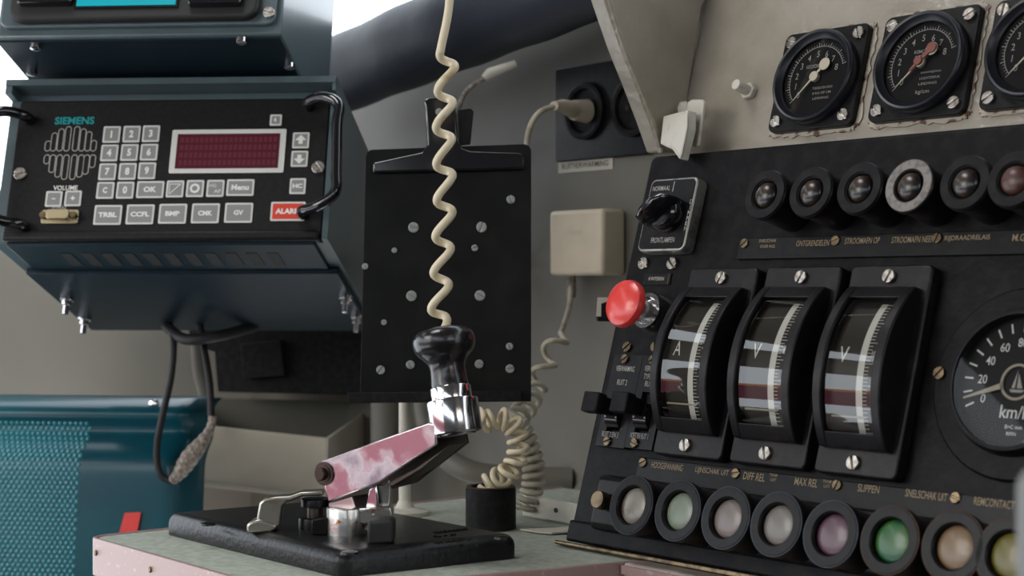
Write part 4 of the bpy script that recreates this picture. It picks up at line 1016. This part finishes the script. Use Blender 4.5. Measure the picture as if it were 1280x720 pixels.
for s_, px, py in (('GESCHAKELD',563,664),('2 - 4',556,670),('STAND 8',566,677)):
    q = onp(px, py); textbm(bm, [(s_, q[0], q[1], .0045, .03 if len(s_)>5 else .018, 90)])
res = bmesh.ops.extrude_face_region(bm, geom=bm.faces[:]); 
for v in [g for g in res['geom'] if isinstance(g, bmesh.types.BMVert)]: v.co.z += .001
for v in bm.verts: v.co.z += PZ-.0001
obj('cast_lettering', bm, 'plate', t, smooth=0)
# frame of the arm: x along arm (horizontal), y up, z towards viewer
th = R_(17); hub = desk(460, 665, PZ)
AF = frame(hub, (math.cos(th), math.sin(th), 0), (0,0,1))
AL = BF.inverted() @ AF
def tr(pts, h0, thk, name, m, bev=.001, parent=None, seg=2):
    P = [tuple(uv(AF, *p, h0)) for p in pts]; bm = B(); prism(bm, P, h0-thk, h0)
    for v in bm.verts: v.co = AL @ v.co
    return obj(name, bm, m, parent or t, bev=bev, seg=seg)
AW = .034; zt = .017
face = [(400,577),(405,575),(535,528),(545,530),(545,556),(472,604),(410,628),(406,612)]
F2 = [tuple(uv(AF, *p, zt)) for p in face]
bm = B(); prism(bm, F2, zt-.003, zt)
for v in bm.verts: v.co = AL @ v.co
arm = obj('arm', bm, 'armm', t, bev=.0012, seg=3, label='chrome arm side mirroring pinkish red')
# top web and far cheek
topl = [F2[1], F2[2]]
bm = B(); a_, b_ = Vector(F2[1]), Vector(F2[2]); nn = (b_-a_).normalized(); pn = Vector((nn.y, -nn.x))
prism(bm, [tuple(a_), tuple(b_), tuple(b_+pn*.003), tuple(a_+pn*.003)], zt-AW, zt-.0005)
for v in bm.verts: v.co = AL @ v.co
obj('arm_top_web', bm, 'chrome', t, bev=.0005)
bm = B(); F3 = list(F2); 
F3 = [F2[0],F2[1],F2[2],F2[3],(F2[4][0]+.004,F2[4][1]-.001),(F2[5][0]+.010,F2[5][1]-.002),(F2[6][0]+.02,F2[6][1]+.005)]
prism(bm, F3, zt-AW, zt-AW+.003)
for v in bm.verts: v.co = AL @ v.co
obj('arm_cheek', bm, 'bronzed', t, bev=.0005)
# pivot pin
q = uv(AF, 406, 592, zt)
bm = B(); lathe(bm, [(0,0),(.0085,0),(.0085,.0012),(.0062,.0014),(.0062,.0020),(.0046,.0022),(.0046,.0055),(.0040,.0062),(0,.0062)], (0,0,0), 32, lambda p: AL @ Vector((q[0]+p[0], q[1]+p[1], zt+p[2]))); obj('pivot_pin', bm, 'bronze', t)
# cap and knob
bot = uv(AF, 571, 545, zt-AW/2); bp = AF @ Vector((bot[0], bot[1], zt-AW/2))
ax = (UP - RT*.145 + FW*.17).normalized()
kx_ = (RT-ax*RT.dot(ax)).normalized(); kb3 = Matrix((kx_, ax.cross(kx_), ax)).transposed()
dk_ = (bp-CAM).dot(FW); px1 = dk_/FPX
def TK(p): 
    w = bp + kb3 @ Vector(p); return BF.inverted() @ w
s = px1
bm = B(); lathe(bm, [(0,0),(24*s,0),(25.5*s,.6*s),(26*s,2*s),(32.5*s,3.5*s),(33*s,5*s),(33*s,43*s),(32*s,45.5*s),(28.5*s,46.5*s),(26*s,47*s),(26*s,61*s),(25*s,62.5*s),(0,62.5*s)], (0,0,0), 64, TK); obj('cap', bm, 'chrome', t)
kp_ = [(p.x, p.y) for p in spline([(23.5,59,0),(23.8,64,0),(22.6,76,0),(22.8,88,0),(27,97,0),(34,104,0),(38.5,111,0),(39.8,119,0),(38.5,127,0),(33,133.5,0),(23,137,0),(10,138.2,0),(.01,138.4,0)], 5)]
bm = B(); lathe(bm, [(a*s, b*s) for a, b in kp_], (0,0,0), 64, TK); o = obj('knob', bm, 'knob', t, smooth=80)
# mechanism
tr([(541,570),(563,556),(527,586),(490,608),(484,604),(520,585)], zt-.006, .018, 'arm_inner_link', 'bronzed', .0005)
tr([(470,606),(461,612),(456,636),(470,640),(472,628)], .010, .012, 'cam', 'chrome', .001)
tr([(410,628),(440,620),(446,640),(468,642),(468,646),(410,641)], .013, .020, 'link_block', 'armd', .001)
def drum(px, pyb, z0, z1, rpx, name, m, T_=None):
    """round part standing on the plate at pixel (px, pyb); heights and radius in pixels at that depth"""
    c_ = desk(px, pyb, PZ); k_ = (c_-CAM).dot(FW)/FPX; c_ = BF.inverted() @ c_
    bm = B(); cyl(bm, (c_[0], c_[1], PZ-.0003+z0*k_), rpx*k_, (z1-z0)*k_, .001); return obj(name, bm, m, t)
def fr_at(px, py, d=(1, 0, 0)): return frame(desk(px, py, PZ), d, (0, 0, 1))
def trf(F, pts, h0, thk, name, m, bev=.001, seg=2):
    P = [tuple(uv(F, *p, h0)) for p in pts]; bm = B(); prism(bm, P, h0-thk, h0); L_ = BF.inverted() @ F
    for v in bm.verts: v.co = L_ @ v.co
    return obj(name, bm, m, t, bev=bev, seg=seg)
drum(434, 667, 0, 34, 26, 'spindle_drum', 'rusty')
drum(462, 664, 6, 22, 27, 'upper_collar', 'rusty')
trf(fr_at(474, 670, RT), [(438,637),(470,634),(488,632),(491,640),(490,657),(474,661),(452,656),(440,654)], 0, .016, 'link_plate', 'rusty', .0015)
trf(fr_at(474, 668, RT), [(487,598),(472,611),(470,634),(456,636),(456,655),(484,657),(489,652),(490,640),(487,634),(489,612)], .001, .007, 'bracket', 'rusty', .001)
FS = fr_at(474, 680, RT)
trf(FS, [(459,652),(489,650),(492,654),(492,680),(459,681)], 0, .022, 'stop_block', 'rubber', .0022, 3)
trf(fr_at(398, 669, RT), [(389,650),(409,647),(409,669),(389,669)], 0, .012, 'stop_block', 'black', .001)
drum(392, 660, 0, 14, 19, 'latch_base', 'black'); drum(394, 660, 12, 32, 10, 'latch_pin', 'bronzed'); drum(395, 660, 28, 38, 19, 'latch_cap', 'black')
# chrome carrying handle standing on the plate
HF = fr_at(328, 665, RT)
trf(HF, [(308,666),(308,656),(313,652),(324,649),(332,652),(345,655),(346,661),(338,666)], 0, .020, 'handle_foot', 'handle', .003, 3)
trf(HF, [(320,652),(324,629),(330,623),(345,621),(362,620),(376,615),(404,614),(404,620),(378,621),(366,626),(358,628),(353,633),(350,655),(344,665),(334,660)], -.002, .016, 'handle_grip', 'handle', .003, 3)

# grey rod in the foreground at the right edge
pr = pt(1305, 720, .5)
t = thing('grey_rod', 'blurred grey metal rod standing close at the lower right photo edge', 'rod', Matrix.Translation((pr.x, pr.y, DESKZ-.12)))
ztop = pt(1305, 585, .5).z-(DESKZ-.12)
bm = B(); lathe(bm, [(0,0),(.0082,0),(.0082,ztop-.005),(.006,ztop-.001),(.003,ztop),(0,ztop)], (0,0,0), 32); obj('shaft', bm, 'post', t)
bm = B(); lathe(bm, [(0,-.002),(.012,-.002),(.012,.004),(.0083,.006),(0,.006)], (0,0,0), 24); obj('foot', bm, 'post', t)
